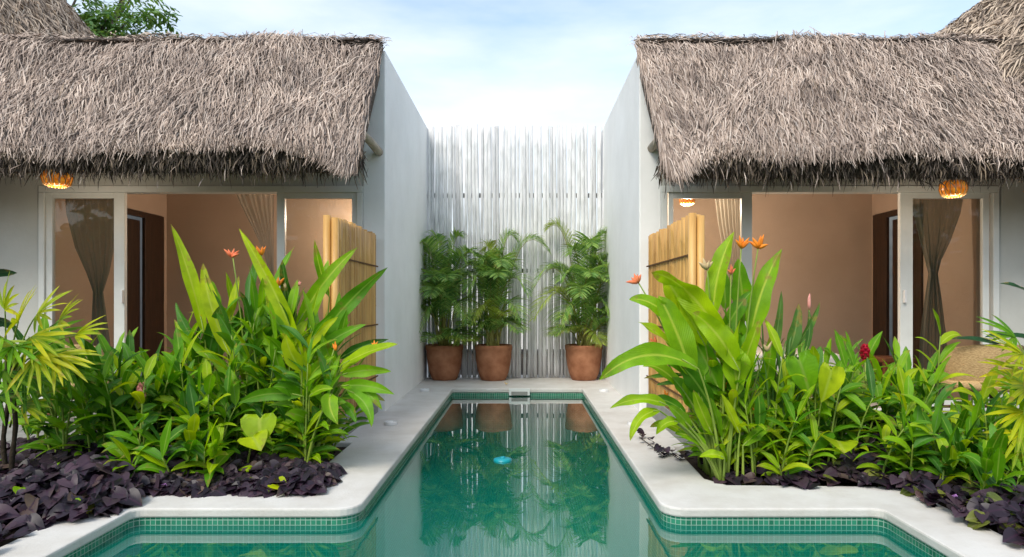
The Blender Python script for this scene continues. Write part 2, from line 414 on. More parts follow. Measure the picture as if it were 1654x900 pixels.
bk = MB(); bk.box(-2.21, 2.14, -2.6, PN-0.002, T1, T0)
structure(bk.build('pool_deck_end', M['cement'], bevel=0.010))

# tiled pool shell, its wall set back 1 cm under the coping
full = [(PWR, PN)] + inner[1:-1] + [(PWL, PN)]
cx0, cy0 = 0.0, 2.0
def offset_path(p, d):
    q = []
    m_ = len(p)
    for i in range(m_):
        a = Vector(p[i-1]); b = Vector(p[i]); c = Vector(p[(i+1) % m_])
        t1 = (b-a).normalized(); t2 = (c-b).normalized()
        n1 = Vector((t1.y, -t1.x)); n2 = Vector((t2.y, -t2.x))
        nn = (n1+n2)
        nn = nn.normalized() / max(0.4, nn.normalized().dot(n1))
        q.append((b.x + nn.x*d, b.y + nn.y*d))
    return q
shellp = offset_path(full, 0.012)
DEPTH = -1.05
ps = MB()
Lc = 0.0
m_ = len(shellp)
for i in range(m_):
    a, b = shellp[i], shellp[(i+1) % m_]
    l = math.hypot(b[0]-a[0], b[1]-a[1])
    ps.add([(a[0],a[1],T1+0.004),(b[0],b[1],T1+0.004),(b[0],b[1],DEPTH),(a[0],a[1],DEPTH)], [(0,1,2,3)],
           [(Lc, T1-0.013),(Lc+l, T1-0.013),(Lc+l, DEPTH),(Lc, DEPTH)])
    Lc += l
ps.add([(x, y, DEPTH) for x, y in shellp], [tuple(range(m_))], [(x, y) for x, y in shellp])
structure(ps.build('pool_basin', M['tile']))
wt = MB()
wt.add([(x, y, -0.088) for x, y in offset_path(full, 0.011)], [tuple(range(m_))])
structure(wt.build('water', M['water']))

for (x0, x1, s) in ((-7.5, -1.555, 'l'), (1.405, 7.5, 'r')):
    pt = MB(); pt.box(x0, x1, 5.05, 6.50, -0.06, 0.012)
    structure(pt.build('patio', M['concrete'], bevel=0.008))

# ------------------------------------------------------------------ leaves and plants
def bez(p0, p1, p2, t):
    return p0*(1-t)**2 + p1*2*t*(1-t) + p2*t*t
def dbez(p0, p1, p2, t):
    d = (p1-p0)*2*(1-t) + (p2-p1)*2*t
    return d.normalized() if d.length > 1e-8 else (p2-p0).normalized()
def add_leaf(mb, p0, p1, p2, width, face=None, roll=0.0, fold=0.25, wave=0.0, nseg=9, peak=0.8, sharp=0.85, mi=0, w0=0.04, ph=None, twist=0.0):
    """one blade along a curve p0 > p1 > p2; face = direction the blade's upper side turns to"""
    p0, p1, p2 = Vector(p0), Vector(p1), Vector(p2)
    vs, fs, uvs = [], [], []
    if ph is None: ph = rng.uniform(0, 6)
    for i in range(nseg+1):
        t = i/nseg
        c = bez(p0, p1, p2, t); tg = dbez(p0, p1, p2, t)
        f = Vector(face) if face is not None else Vector((0, 0, 1))
        sd = tg.cross(f)
        sd = sd.normalized() if sd.length > 1e-4 else tg.orthogonal().normalized()
        q = Matrix.Rotation(roll + twist*t, 3, tg)
        sd = q @ sd
        nm = sd.cross(tg).normalized()
        w = 0.5*width*max(w0*(1-t), math.sin(PI*min(1, t**peak))**sharp)
        if wave: w *= 1 + 0.07*math.sin(ph*3+t*15)
        if i == nseg: w = 0.0006
        wv = wave*width
        l = c - sd*w + nm*(fold*w + wv*math.sin(ph+t*11)*w/(0.5*width))
        r = c + sd*w + nm*(fold*w + wv*math.sin(ph+1.7+t*13)*w/(0.5*width))
        ml = (c+l)*0.5 - nm*fold*w*0.12; mr = (c+r)*0.5 - nm*fold*w*0.12
        vs += [l, ml, c, mr, r]
        uvs += [(0,t),(0.25,t),(0.5,t),(0.75,t),(1,t)]
    for i in range(nseg):
        for k in range(4):
            a = i*5+k
            fs.append((a, a+1, a+6, a+5))
    mb.add(vs, fs, uvs, mi)

TOCAM = Vector((0, -1, 0.35)).normalized()
def hero(mb, st, base, tip, bend, wpx, d, mi=0, dtip=None, root=None, roll=None, wave=0.05, fold=0.3, peak=0.8, sharp=0.75, twist=0.0, nseg=12):
    """a big leaf: base/tip/bend seen at photo coordinates, d metres away; root = where its stalk leaves the soil"""
    dt = d if dtip is None else dtip
    p0 = at(base[0], base[1], d); p2 = at(tip[0], tip[1], dt)
    mid = (p0+p2)*0.5
    p1 = mid + Vector((bend[0]*d/FPX, 0, -bend[1]*d/FPX)) + Vector((0, -0.03, 0))
    if roll is None: roll = rng.uniform(-0.5, 0.5)
    add_leaf(mb, p0, p1, p2, wpx*d/FPX, TOCAM, roll, fold, wave, nseg, peak, sharp, mi, twist=twist)
    if root is not None:
        r0 = Vector(root)
        c = Vector((r0.x*0.75+p0.x*0.25, (r0.y+p0.y)/2, r0.z + (p0.z-r0.z)*0.6))
        pts = [bez(r0, c, p0, k/7) for k in range(8)] + [p0 + (p1-p0)*0.3]
        st.tube(pts, [0.010 - 0.006*k/8 for k in range(9)], 6)

def ginger_stem(lv, st, base, top, nl, ll, lw, mi=(0,), az0=None, spread=1.0, start=0.15, droop=0.35, fan=False):
    base, top = Vector(base), Vector(top)
    lean = top-base
    ctrl = base + Vector((lean.x*0.25, lean.y*0.25, lean.z*0.6))
    st.tube([bez(base, ctrl, top, k/6) for k in range(7)], [0.009-0.006*k/6 for k in range(7)], 6)
    az = rng.uniform(0, 2*PI) if az0 is None else az0
    for i in range(nl):
        t = start + (1-start)*i/(max(1, nl-1))
        p = bez(base, ctrl, top, t); tg = dbez(base, ctrl, top, t)
        a = az + (i % 2)*PI + rng.uniform(-0.5, 0.5)
        elev = R(rng.uniform(2, 36)) + R(30)*max(0, t-0.6)/0.4*1.0
        if i == nl-1: elev = R(rng.uniform(48, 75))
        out_ = Vector((math.cos(a), math.sin(a)*0.85, 0))
        d = (out_*math.cos(elev)*spread + Vector((0,0,1))*math.sin(elev) + tg*0.25).normalized()
        l = ll*rng.uniform(0.8, 1.15)*(0.75 if t < 0.3 else 1.0)
        p2 = p + d*l - Vector((0,0,1))*l*droop*rng.uniform(0.4, 1.3)*(0.3 if i == nl-1 else 1)
        p1 = p + d*l*0.55 + Vector((0,0,0.02))
        add_leaf(lv, p, p1, p2, lw*rng.uniform(0.8, 1.15), (0, -0.25, 1), rng.uniform(-0.5, 0.5), 0.28, 0.04, 8, 0.75, 0.85, rng.choice(mi))

def bract(mb, p, d, n, l, w, mi=0):
    """a parrot-flower head: a few pointed bracts fanned from one point"""
    d = Vector(d).normalized()
    for k in range(n):
        a = (k-(n-1)/2)*0.42 + rng.uniform(-0.2, 0.2)
        q = Matrix.Rotation(a, 3, Vector((0, 1, 0))) @ d + Vector((0, rng.uniform(-0.4, 0.3), 0))
        q.normalize()
        l_ = l*rng.uniform(0.6, 1.05)
        pts = [p + q*l_*t - Vector((0, 0, 0.12*l*t*t*abs(a))) for t in (0, 0.35, 0.7, 1)]
        mb.tube(pts, [w*0.35, w*0.5, w*0.3, w*0.03], 5, True, mi)
def flower_head(parent, px, py, d, mat, size=0.075, n=5, dirn=(0, 0, 1), stalk=None, stalk_mb=None):
    p = at(px, py, d)
    b = MB(); bract(b, p - Vector(dirn).normalized()*size*0.4, dirn, n, size, size*0.30)
    o = b.build('flower', mat, parent, True)
    if stalk is not None:
        r0 = Vector(stalk); c = Vector((r0.x*0.7+p.x*0.3, (r0.y+p.y)/2, (r0.z+p.z)*0.6))
        stalk_mb.tube([bez(r0, c, p, k/6) for k in range(7)], [0.008-0.004*k/6 for k in range(7)], 5)
    return o
def cone_head(parent, px, py, d, mat, h=0.11, w=0.042):
    """ginger cone: stacked overlapping bracts"""
    p = at(px, py, d); b = MB()
    for k in range(7):
        z = -h/2 + h*k/7
        rr = w*0.5*math.sin(PI*(0.18+0.72*k/7))
        for j in range(5):
            a = 2*PI*(j/5 + 0.1*k)
            o_ = Vector((math.cos(a), math.sin(a), 0))
            q0 = p + Vector((0,0,z)) + o_*rr*0.3; q2 = p + Vector((0,0,z+h*0.24)) + o_*rr*1.05; q1 = p + Vector((0,0,z+h*0.06)) + o_*rr*1.25
            add_leaf(b, q0, q1, q2, rr*1.5, o_, 0, 0.1, 0, 4, 0.7, 0.6)
    return b.build('flower', mat, parent, True)

def fan_leaf(mb, c, ax, up, rad, n, spread, w, mi=0, droop=0.15):
    """palmate leaf: n narrow fingers from one point; ax = mid finger, up = upper side"""
    ax = Vector(ax).normalized(); up = Vector(up)
    up = (up - ax*up.dot(ax)).normalized()
    sd = ax.cross(up)
    for k in range(n):
        a = (k/(n-1)-0.5)*spread + rng.uniform(-0.06, 0.06)
        d = (ax*math.cos(a) + sd*math.sin(a)).normalized()
        l = rad*rng.uniform(0.85, 1.08)*(1-0.18*abs(a)/(spread/2))
        p2 = c + d*l - Vector((0,0,1))*l*droop*rng.uniform(0.3, 1.5) + up*rng.uniform(-0.06, 0.06)*l
        p1 = c + d*l*0.5 + up*l*0.04
        add_leaf(mb, c, p1, p2, w*rng.uniform(0.8, 1.15), up, rng.uniform(-0.3, 0.3), 0.3, 0, 6, 0.75, 0.55, mi, 0.3)

def heart_leaf(mb, c, d, up, ln, w, mi=0, cup=0.15):
    """heart or arrow shaped blade hanging from its stalk end c towards d"""
    d = Vector(d).normalized(); up = Vector(up); up = (up - d*up.dot(d)).normalized(); s = d.cross(up)
    prof = [(-0.16, 0.22), (-0.17, 0.40), (0.02, 0.53), (0.27, 0.51), (0.54, 0.39), (0.80, 0.19), (1.0, 0.0)]
    vs, uvs, fs = [], [], []
    def P(t, x): return c + d*ln*t + s*w*x + up*(cup*w*(1.2*x*x*2+0.3*abs(x)) - 0.22*ln*max(0, t)**2 + 0.02*w*math.sin(9*t+5*x))
    for t in (0.0, 0.05, 0.2, 0.4, 0.6, 0.82, 1.0):
        vs.append(P(t, 0)); uvs.append((0.5, t))
    for sgn in (-1, 1):
        b0 = len(vs)
        for t, x in prof:
            vs.append(P(t, x*sgn*0.5)); uvs.append((0.5+0.25*sgn*x*2, max(0, t)))
        b1 = len(vs)
        for t, x in prof:
            vs.append(P(t, x*sgn)); uvs.append((0.5+0.5*sgn*x*1.9, max(0, t)))
        for i in range(6):
            f1 = (i, i+1, b0+i+1, b0+i); f2 = (b0+i, b0+i+1, b1+i+1, b1+i)
            if sgn < 0: f1 = tuple(reversed(f1)); f2 = tuple(reversed(f2))
            fs += [f1, f2]
    mb.add(vs, fs, uvs, mi)

# ------------------------------------------------------------------ thatch
def thatch_blades(name, mats, parent, place, n_tufts, per, seed, lmin=0.2, lmax=0.42, wmin=0.009, wmax=0.020, jit=0.32, lift=(0.0, 0.05), clip=None, darkp=0.0, edge=None):
    """place(rs) > (point, down-slope direction, normal) arrays; every straw a bent strip of its own"""
    rs = np.random.RandomState(seed)
    p, d, nn = place(rs, n_tufts)
    p = np.repeat(p, per, 0); d = np.repeat(d, per, 0); nn = np.repeat(nn, per, 0)
    k = len(p)
    side = np.cross(d, nn)
    tj = np.repeat(rs.normal(0, jit, n_tufts), per)
    a = tj + rs.normal(0, 0.14, k)
    p = p + side*rs.normal(0, 0.035, k)[:, None] + d*rs.normal(0, 0.05, k)[:, None]
    dd = d*np.cos(a)[:, None] + side*np.sin(a)[:, None]
    if edge is not None: dd = edge(p, dd, rs)
    ss = np.cross(dd, nn)
    tl = np.repeat(rs.uniform(lift[0], lift[1], n_tufts), per)
    L = rs.uniform(lmin, lmax, k)
    if clip is not None: L = clip(p, dd, L, rs)
    W = rs.uniform(wmin, wmax, k)
    tilt = rs.normal(0, 0.42, k)
    sw = ss*np.cos(tilt)[:, None] + nn*np.sin(tilt)[:, None]
    h0 = rs.uniform(-0.01, 0.03, k); h1 = h0 + tl*rs.uniform(0.4, 1.6, k) + 0.01; h2 = h0 + tl*rs.uniform(-0.3, 1.2, k)
    curl = rs.normal(0, 0.028, k)
    q0 = p + nn*h0[:, None]
    q1 = p + dd*(L*0.55)[:, None] + nn*h1[:, None] + ss*(curl*L)[:, None]
    q2 = p + dd*L[:, None] + nn*h2[:, None] + ss*(curl*L*2.5)[:, None]
    w = (W*0.5)[:, None]
    V = np.stack([q0-sw*w*0.8, q0+sw*w*0.8, q1-sw*w, q1+sw*w, q2-sw*w*0.25, q2+sw*w*0.25], 1).reshape(-1, 3)
    off = np.array(wloc(parent)) if parent is not None else np.zeros(3)
    V = V - off
    base = (np.arange(k)*6)[:, None]
    F = np.concatenate([base+np.array([0, 1, 3, 2]), base+np.array([2, 3, 5, 4])], 1).reshape(-1)
    me = bpy.data.meshes.new(name)
    me.vertices.add(len(V)); me.vertices.foreach_set('co', V.reshape(-1).astype(np.float32))
    me.loops.add(len(F)); me.loops.foreach_set('vertex_index', F.astype(np.int32))
    me.polygons.add(len(F)//4)
    me.polygons.foreach_set('loop_start', (np.arange(len(F)//4)*4).astype(np.int32))
    mi = np.repeat((rs.uniform(0, 1, k) < darkp).astype(np.int32), 2)
    me.polygons.foreach_set('material_index', mi)
    for m in (mats if isinstance(mats, (list, tuple)) else [mats]): me.materials.append(m)
    me.update(calc_edges=True); me.validate()
    o = bpy.data.objects.new(name, me); col.objects.link(o)
    if parent is not None: o.parent = parent
    return o

# ------------------------------------------------------------------ the two bungalows
FAC = 6.43
def bungalow(sgn, P):
    """sgn -1: bungalow on the photo's left; P holds its measures"""
    def bx(mb, xa, xb, y0, y1, z0, z1, mi=0):
        mb.box(min(xa, xb), max(xa, xb), y0, y1, z0, z1, mi)
    root = empty('bungalow', (sgn*4.0, 7.5, 0.0), P['label'], 'bungalow', 'thatched bungalows beside the pool')
    xr, yb = P['xr'], P['yb']
    xo, xf, xe = P['xo'], P['xf'], P['xe']            # wall outer face, frame edge near the pool, frame edge far from it
    TOP = 3.40
    w = MB(); bx(w, xo, xf, FAC, 9.6, -0.05, TOP)
    w.build('side_wall', M['plaster'], root, bevel=0.012)
    w = MB()
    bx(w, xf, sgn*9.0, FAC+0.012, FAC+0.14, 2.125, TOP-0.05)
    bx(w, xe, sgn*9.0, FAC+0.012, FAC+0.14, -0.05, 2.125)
    w.build('facade_wall', M['plaster_eave_shade'], root)
    w = MB(); bx(w, xf, xr+sgn*0.14, FAC+0.15, 9.6, TOP-0.14, TOP-0.06); w.build('flat_roof', M['plaster'], root)
    # room
    xr = P['xr']; yb = P['yb']
    w = MB()
    bx(w, xf, xr+sgn*0.1, yb, yb+0.1, 0.0, 2.85)
    d0, d1 = P['door']
    bx(w, xr, xr+sgn*0.1, FAC+0.15, d0, 0.0, 2.85)
    bx(w, xr, xr+sgn*0.1, d1, yb-0.002, 0.0, 2.85)
    bx(w, xr, xr+sgn*0.1, d0, d1, 2.11, 2.85)
    bx(w, xf+sgn*0.003, xf+sgn*0.02, FAC+0.16, yb-0.002, 0.0, 2.85)
    w.build('room_wall', M['tan_wall'], root)
    w = MB(); bx(w, xf, xr+sgn*0.1, FAC+0.15, yb, 2.852, 2.90); w.build('ceiling', M['ceiling'], root)
    w = MB(); bx(w, xf, xr+sgn*1.6, FAC-0.0, 9.5, -0.04, 0.03); w.build('room_floor', M['room_floor'], root)
    w = MB(); bx(w, xr+sgn*1.1, xr+sgn*1.2, 6.6, 10.2, -0.04, 2.7); w.build('sky_blocking_wall', M['concrete'], root)  # added wall outside, blocks the bright sky behind the door gap
    # interior door, ajar
    w = MB()
    j = 0.09
    bx(w, xr-sgn*0.025, xr+sgn*0.12, d0, d0+j, 0.03, 2.10)
    gj, gl_ = P['gap']
    bx(w, xr-sgn*0.025, xr+sgn*0.012, gj, d1, 0.03, 2.10)
    bx(w, xr-sgn*0.025, xr+sgn*0.012, d0+j, gj-0.001, 2.035, 2.10)
    dr = w.build('interior_door', M['dark_wood'], root, bevel=0.004)
    w = MB(); bx(w, xr+sgn*0.02, xr+sgn*0.06, d0+j+0.004, gl_, 0.04, 2.0); lf = w.build('door_leaf', M['dark_wood'], dr, bevel=0.004)
    # sliding door: outer frame, sashes, panes
    zt = 2.12
    y0, y1 = FAC-0.02, FAC+0.10
    w = MB()
    bx(w, xf, xe, y0, y1, 2.06, zt)
    bx(w, xf, xf+sgn*0.055, y0, y1, 0.03, 2.058); bx(w, xe-sgn*0.055, xe, y0, y1, 0.03, 2.058)
    bx(w, xf, xe, y0, y1, 0.0, 0.028)
    sd = w.build('sliding_door', M['frame'], root, bevel=0.004)
    for (a, b, ww) in P['sashes']:
        w = MB()
        yy0, yy1 = FAC+0.0, FAC+0.045
        za, zb = 0.03, 2.0595
        bx(w, a, a+sgn*ww[0], yy0, yy1, za, zb); bx(w, b-sgn*ww[1], b, yy0, yy1, za, zb)
        bx(w, a+sgn*ww[0], b-sgn*ww[1], yy0, yy1, zb-0.055, zb); bx(w, a+sgn*ww[0], b-sgn*ww[1], yy0, yy1, za, za+0.07)
        s_ = w.build('sash', M['frame'], sd, bevel=0.003)
        w = MB(); ym = FAC+0.022
        xa, xb = a+sgn*(ww[0]-0.004), b-sgn*(ww[1]-0.004)
        w.add([(xa, ym, za+0.06), (xb, ym, za+0.06), (xb, ym, zb-0.05), (xa, ym, zb-0.05)], [(0,1,2,3)])
        w.build('glass_pane', M['glass'], sd)
    for hx in P['handles']:
        w = MB(); w.box(hx-0.011, hx+0.011, FAC-0.035, FAC-0.001, 1.02, 1.14); w.build('handle', M['chrome'], sd, bevel=0.004)
    # awning of palm thatch
    rx, ex = P['ridge_x'], P['eave_x']
    far = sgn*7.2
    RY, RZ, EY, EZ = FAC-0.03, P['rz'], 5.50, P['ez']
    v = np.array([0, EY-RY, EZ-RZ]); LV = np.linalg.norm(v); v = v/LV
    nn = np.array([0, v[2], -v[1]]); 
    if nn[2] < 0: nn = -nn
    core = MB()
    th = 0.21
    tp = [np.array([x, y, z]) for x, y, z in ((rx, RY, RZ), (far, RY, RZ), (far, EY, EZ), (ex, EY, EZ))]
    bt = [q - nn*th + (v*0.02 if i > 1 else 0*v) for i, q in enumerate(tp)]
    tp = [q - nn*0.02 - (v*0.10 if i > 1 else 0*v) for i, q in enumerate(tp)]
    core.add(tp+bt, [(0,1,2,3), (7,6,5,4), (0,3,7,4), (1,5,6,2), (3,2,6,7), (0,4,5,1)])
    rf = core.build('thatched_roof', M['thatch_core'], root)
    def place(rs, k):
        t = np.clip(rs.uniform(0.0, 1.0, k), 0, 1)**0.92; u = rs.uniform(0, 1, k)
        # laid in courses: most bundles start near one of eight rows
        row = (np.floor(t*8)+0.25+0.16*np.sin(u*23+np.floor(t*8)*2.1))/8
        t = np.where(rs.uniform(0, 1, k) < 0.45, row + rs.normal(0, 0.018, k), t) - 0.02
        x0 = rx + (ex-rx)*t
        # straws also start right along the gable edge
        edge = rs.uniform(0, 1, k) < 0.05
        x = x0 + (far-x0)*np.where(edge, rs.uniform(-0.008, 0.01, k), u)
        s = t*LV
        p = np.stack([x, RY + v[1]*s, RZ + v[2]*s], 1)
        swell = 0.03*np.sin(x*2.3+1)+0.02*np.sin(x*5.1+t*6)
        p = p + nn*swell[:, None]
        sl = -0.16*np.clip(1-np.abs(x-x0)/0.9, 0, 1)*sgn        # straws near the gable lean in a little
        d = v[None, :] + np.stack([-sl*0.0 + 0.10*np.sin(x*1.7+t*3), np.zeros(k), np.zeros(k)], 1)
        d = d/np.linalg.norm(d, axis=1)[:, None]
        return p, d, np.repeat(nn[None, :], k, 0)
    def clip(p, dd, L, rs):
        s = (p - np.array([0, RY, RZ])) @ v
        lim = LV - 0.03 + 0.025*np.sin(p[:, 0]*3.1) + 0.02*np.sin(p[:, 0]*9.7) + rs.exponential(0.028, len(L))
        # long trailing tail at the gable corner
        tail = np.clip(1-np.abs(p[:, 0]-ex)/0.35, 0, 1)
        lim = lim + tail*P['tail']
        return np.clip(np.minimum(L, (lim-s)), 0.03, None)
    def edge(p, dd, rs):
        s = (p - np.array([0, RY, RZ])) @ v
        lim = rx + (ex-rx)*np.clip(s/LV, 0, 1.2)
        over = (p[:, 0] + dd[:, 0]*0.3 - lim)*sgn          # negative: the straw would hang past the gable
        inw = np.where(over < 0.03, np.abs(dd[:, 0])*0.5 + rs.uniform(-0.03, 0.10, len(p)), dd[:, 0]*sgn)
        dd = np.stack([inw*sgn, dd[:, 1], dd[:, 2]], 1)
        p[:, 0] = np.where((p[:, 0]-lim)*sgn < -0.02, lim + sgn*rs.uniform(-0.045, 0.04, len(p)), p[:, 0])
        return dd/np.linalg.norm(dd, axis=1)[:, None]
    thatch_blades('straw', [M['thatch'], M['thatch_old_shade']], rf, place, 14500, 6, 11+sgn, clip=clip, darkp=0.035, jit=0.21, lift=(0.0, 0.045), wmin=0.0045, wmax=0.011, edge=edge)
    # cut edge under the eave: old ends, with the eave's shade put into their dark colour
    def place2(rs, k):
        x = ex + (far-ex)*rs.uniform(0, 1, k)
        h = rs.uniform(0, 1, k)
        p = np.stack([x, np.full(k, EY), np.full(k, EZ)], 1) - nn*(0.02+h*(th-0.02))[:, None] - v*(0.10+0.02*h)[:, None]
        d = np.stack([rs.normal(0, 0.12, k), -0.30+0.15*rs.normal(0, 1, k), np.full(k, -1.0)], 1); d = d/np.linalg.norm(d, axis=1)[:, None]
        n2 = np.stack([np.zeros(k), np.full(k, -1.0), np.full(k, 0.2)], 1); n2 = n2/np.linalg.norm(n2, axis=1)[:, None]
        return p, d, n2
    thatch_blades('eave_fringe', [M['thatch_old_shade'], M['thatch']], rf, place2, 5600, 4, 31+sgn, lmin=0.05, lmax=0.165, wmin=0.004, wmax=0.011, jit=0.25, lift=(0, 0.03), darkp=0.10)
    # ridge roll
    def place3(rs, k):
        x = rx + (far-rx)*rs.uniform(0, 1, k)
        p = np.stack([x, np.full(k, RY+0.03)+rs.normal(0, 0.03, k), RZ-0.005+rs.uniform(0, 0.05, k)+0.01*np.sin(x*5)], 1)
        a = rs.choice([-1.0, 1.0], k)
        d = np.stack([a, rs.normal(0, 0.4, k), rs.normal(-0.03, 0.03, k)], 1); d = d/np.linalg.norm(d, axis=1)[:, None]
        n2 = np.repeat(np.array([[0, -0.5, 0.86]]), k, 0)
        return p, d, n2
    thatch_blades('ridge_cap', [M['thatch'], M['thatch_old_shade']], rf, place3, 1100, 4, 51+sgn, lmin=0.05, lmax=0.12, wmin=0.007, wmax=0.014, jit=0.3, lift=(0, 0.008), darkp=0.2)
    w = MB(); pts = [(rx+(far-rx)*k/24, RY-0.03, RZ+0.012+0.008*math.sin(k*1.9)) for k in range(25)]
    w.tube(pts, 0.014, 6); w.build('ridge_pole', M['dark_pole'], rf, True)
    w = MB(); w.tube([(rx+sgn*0.03, RY+0.04, RZ-0.02), (far, RY+0.04, RZ-0.02)], 0.055, 10); w.build('ridge_roll', M['thatch_core'], rf, True)
    # rafter end sticking out of the wall
    a, b, c = P['rafter']
    w = MB(); w.tube([a, b, c], [0.040, 0.037, 0.034], 12); w.build('rafter', M['pole_wood'], root, True)
    # taller palapa roof behind
    ax, ay, az, sl, ky = P['cone']
    zb = 3.25 if sgn < 0 else 3.06; rb = (az-zb)/sl
    w = MB()
    nseg = 40
    w.lathe((ax, ay, 0), [(0.02, az-0.03), (rb*0.5, az-sl*rb*0.5-0.05), (rb, zb-0.05), (rb-0.25, zb-0.25), (0.02, zb-0.25)], nseg)
    w.v = [(p[0], ay+(p[1]-ay)/ky, p[2]) for p in w.v]
    mr = w.build('main_roof', M['thatch_core'], root)
    def place4(rs, k):
        lo, hi = P['cone_ang']
        an = rs.uniform(lo, hi, k); r = (rb-0.2)*np.sqrt(rs.uniform(0.10, 1, k))
        p = np.stack([ax+r*np.cos(an), ay+r*np.sin(an)/ky, az-sl*r], 1)
        d = np.stack([np.cos(an), np.sin(an)/ky, np.full(k, -sl)], 1); d = d/np.linalg.norm(d, axis=1)[:, None]
        n2 = np.stack([np.cos(an)*sl, np.sin(an)*sl*ky, np.ones(k)], 1); n2 = n2/np.linalg.norm(n2, axis=1)[:, None]
        return p, d, n2
    thatch_blades('straw', [M['thatch_warm'], M['thatch_old_shade']], mr, place4, 9000 if sgn < 0 else 16000, 5, 71+sgn, lmin=0.22, lmax=0.45, wmin=0.008, wmax=0.018, jit=0.28, lift=(0, 0.05), darkp=0.04)
    return root

def fx(px, d=FAC): return X(px, d)
left = dict(label='thatched bungalow on the left, its bluish white side wall left of the potted palms',
            xo=-1.287, xf=fx(586), xe=fx(64), xr=-4.55, yb=8.75, door=(7.62, 8.64), gap=(8.20, 8.175),
            sashes=[(fx(576), fx(447), (0.045, 0.075)), (fx(201), fx(74), (0.10, 0.06))], handles=[fx(199)],
            ridge_x=-1.335, eave_x=-1.36, rz=3.46, ez=2.24, tail=0.26,
            rafter=((-1.345, FAC+0.02, Z(246, FAC)), (-1.36, 6.1, 2.47), (-1.40, 5.7, 2.5)),
            cone=(-8.5, 8.5, 8.15, 1.3, 1.0), cone_ang=(-2.2, 0.6))
right = dict(label='thatched bungalow on the right, with a white bed inside its open glass doors',
             xo=1.105, xf=fx(1068), xe=fx(1612), xr=4.38, yb=8.55, door=(7.45, 8.48), gap=(8.16, 8.11),
             sashes=[(fx(1080), fx(1215), (0.045, 0.10)), (fx(1454), fx(1598), (0.12, 0.06))], handles=[fx(1460)],
             ridge_x=1.10, eave_x=1.18, rz=3.46, ez=2.19, tail=0.30,
             rafter=((1.22, FAC+0.02, Z(240, FAC)), (1.235, 6.15, 2.50), (1.30, 5.8, 2.62)),
             cone=(9.0, 7.2, 7.21, 0.75, 2.8), cone_ang=(2.5, 5.2))
bungalow(-1, left)
bungalow(1, right)

# ------------------------------------------------------------------ bamboo privacy screens
def screen(sgn, x, y0, y1, zt, label):
    root = empty('bamboo_screen', (x, (y0+y1)/2, 0), label, 'bamboo screen', 'golden bamboo screens')
    w = MB()
    w.box(x-0.055, x+0.055, y0+0.01, y1-0.004, -0.03, 0.17)
    w.build('base', M['concrete'], root, bevel=0.006)
    w = MB()
    y = y0+0.03
    while y < y1-0.03:
        r = rng.uniform(0.020, 0.027)
        for s in (-1, 1):
            xx = x + s*0.026 + rng.uniform(-0.003, 0.003)
            pts, rr = [], []
            zc = 0.172
            top = zt + rng.uniform(-0.015, 0.012)
            nk = 0.28 + rng.uniform(-0.03, 0.03); z = zc + rng.uniform(0.05, 0.25)
            zs = [(zc, r)]
            while z < top-0.03:
                zs += [(z-0.012, r), (z, r*1.09), (z+0.012, r)]
                z += nk*rng.uniform(0.9, 1.1)
            zs.append((top, r))
            w.tube([(xx, y, q) for q, _ in zs], [q for _, q in zs], 10)
        y += r*2 + 0.002
    w.build('cane_panel', M['bamboo'], root, True)
    w = MB()
    for z in (0.34, 0.82, 1.36):
        for s in (-1, 1):
            w.box(x+s*0.053-0.005, x+s*0.053+0.005, y0+0.01, y1-0.02, z-0.006, z+0.006)
        w.box(x-0.058, x+0.058, y0-0.001, y0+0.008, z-0.006, z+0.006)
    w.build('binding', M['binding'], root)
    w = MB()
    w.tube([(x-0.03, y0-0.008, 0.172), (x-0.03, y0-0.008, 0.8), (x-0.03, y0-0.008, zt+0.012)], [0.029, 0.028, 0.028], 12)
    w.build('end_post', M['bamboo'], root, True)
    w = MB()
    w.tube([(x+0.029, y0-0.008, 0.172), (x+0.029, y0-0.008, 0.8), (x+0.029, y0-0.008, zt-0.006)], [0.028, 0.028, 0.027], 12)
    w.build('end_post', M['bamboo'], root, True)
screen(-1, -1.40, 5.02, 6.40, 1.655, 'golden bamboo screen on the left beside the bluish white wall, behind tall lance leaves')
screen(1, 1.22, 4.78, 6.40, 1.64, 'golden bamboo screen on the right beside the warm white wall, behind broad lime leaves')

# ------------------------------------------------------------------ whitewashed bamboo fence
FY = 9.25
fr = empty('bamboo_fence', (-0.09, FY, 0), 'tall whitewashed bamboo fence closing the gap behind the three potted palms', 'fence')
w = MB()
x = -1.275
frng = random.Random(21)
while x < 1.095:
    r = frng.uniform(0.020, 0.031)
    x += r
    top = 3.405 + frng.choice([0, 0, 0.01, -0.01, 0.02]) + frng.uniform(-0.012, 0.012)
    tl = frng.uniform(-0.008, 0.008) if frng.random() < 0.8 else frng.uniform(-0.022, 0.022)
    yy = FY + frng.uniform(-0.008, 0.008)
    zs = [(0.004, r)]
    z = frng.uniform(0.1, 0.5)
    while z < top-0.05:
        zs += [(z-0.012, r), (z, r*1.07), (z+0.012, r)]
        z += frng.uniform(0.28, 0.45)
    zs.append((top, r*0.95))
    cv = frng.uniform(-0.012, 0.012)
    w.tube([(x + tl*(q/3.4-0.5)*2 + cv*math.sin(q*1.4), yy, q) for q, _ in zs], [a for _, a in zs], 10)
    x += r + frng.choice([0.0005, 0.0005, 0.001, 0.001, 0.002, 0.004, 0.009])
w.build('cane_panel', M['white_pole'], fr, True)
w = MB()
for z in (0.35, 1.45, 2.475):
    w.box(-1.27, 1.09, FY+0.038, FY+0.085, z-0.028, z+0.028)
w.build('rail', M['rail'], fr)
bw = MB(); bw.box(-7.0, 7.0, 15.0, 15.2, -0.05, 2.5)
tag(bw.build('garden_wall', M['plaster'], bevel=0.01), 'plain grey boundary wall glimpsed through the gaps of the white bamboo fence', 'wall')

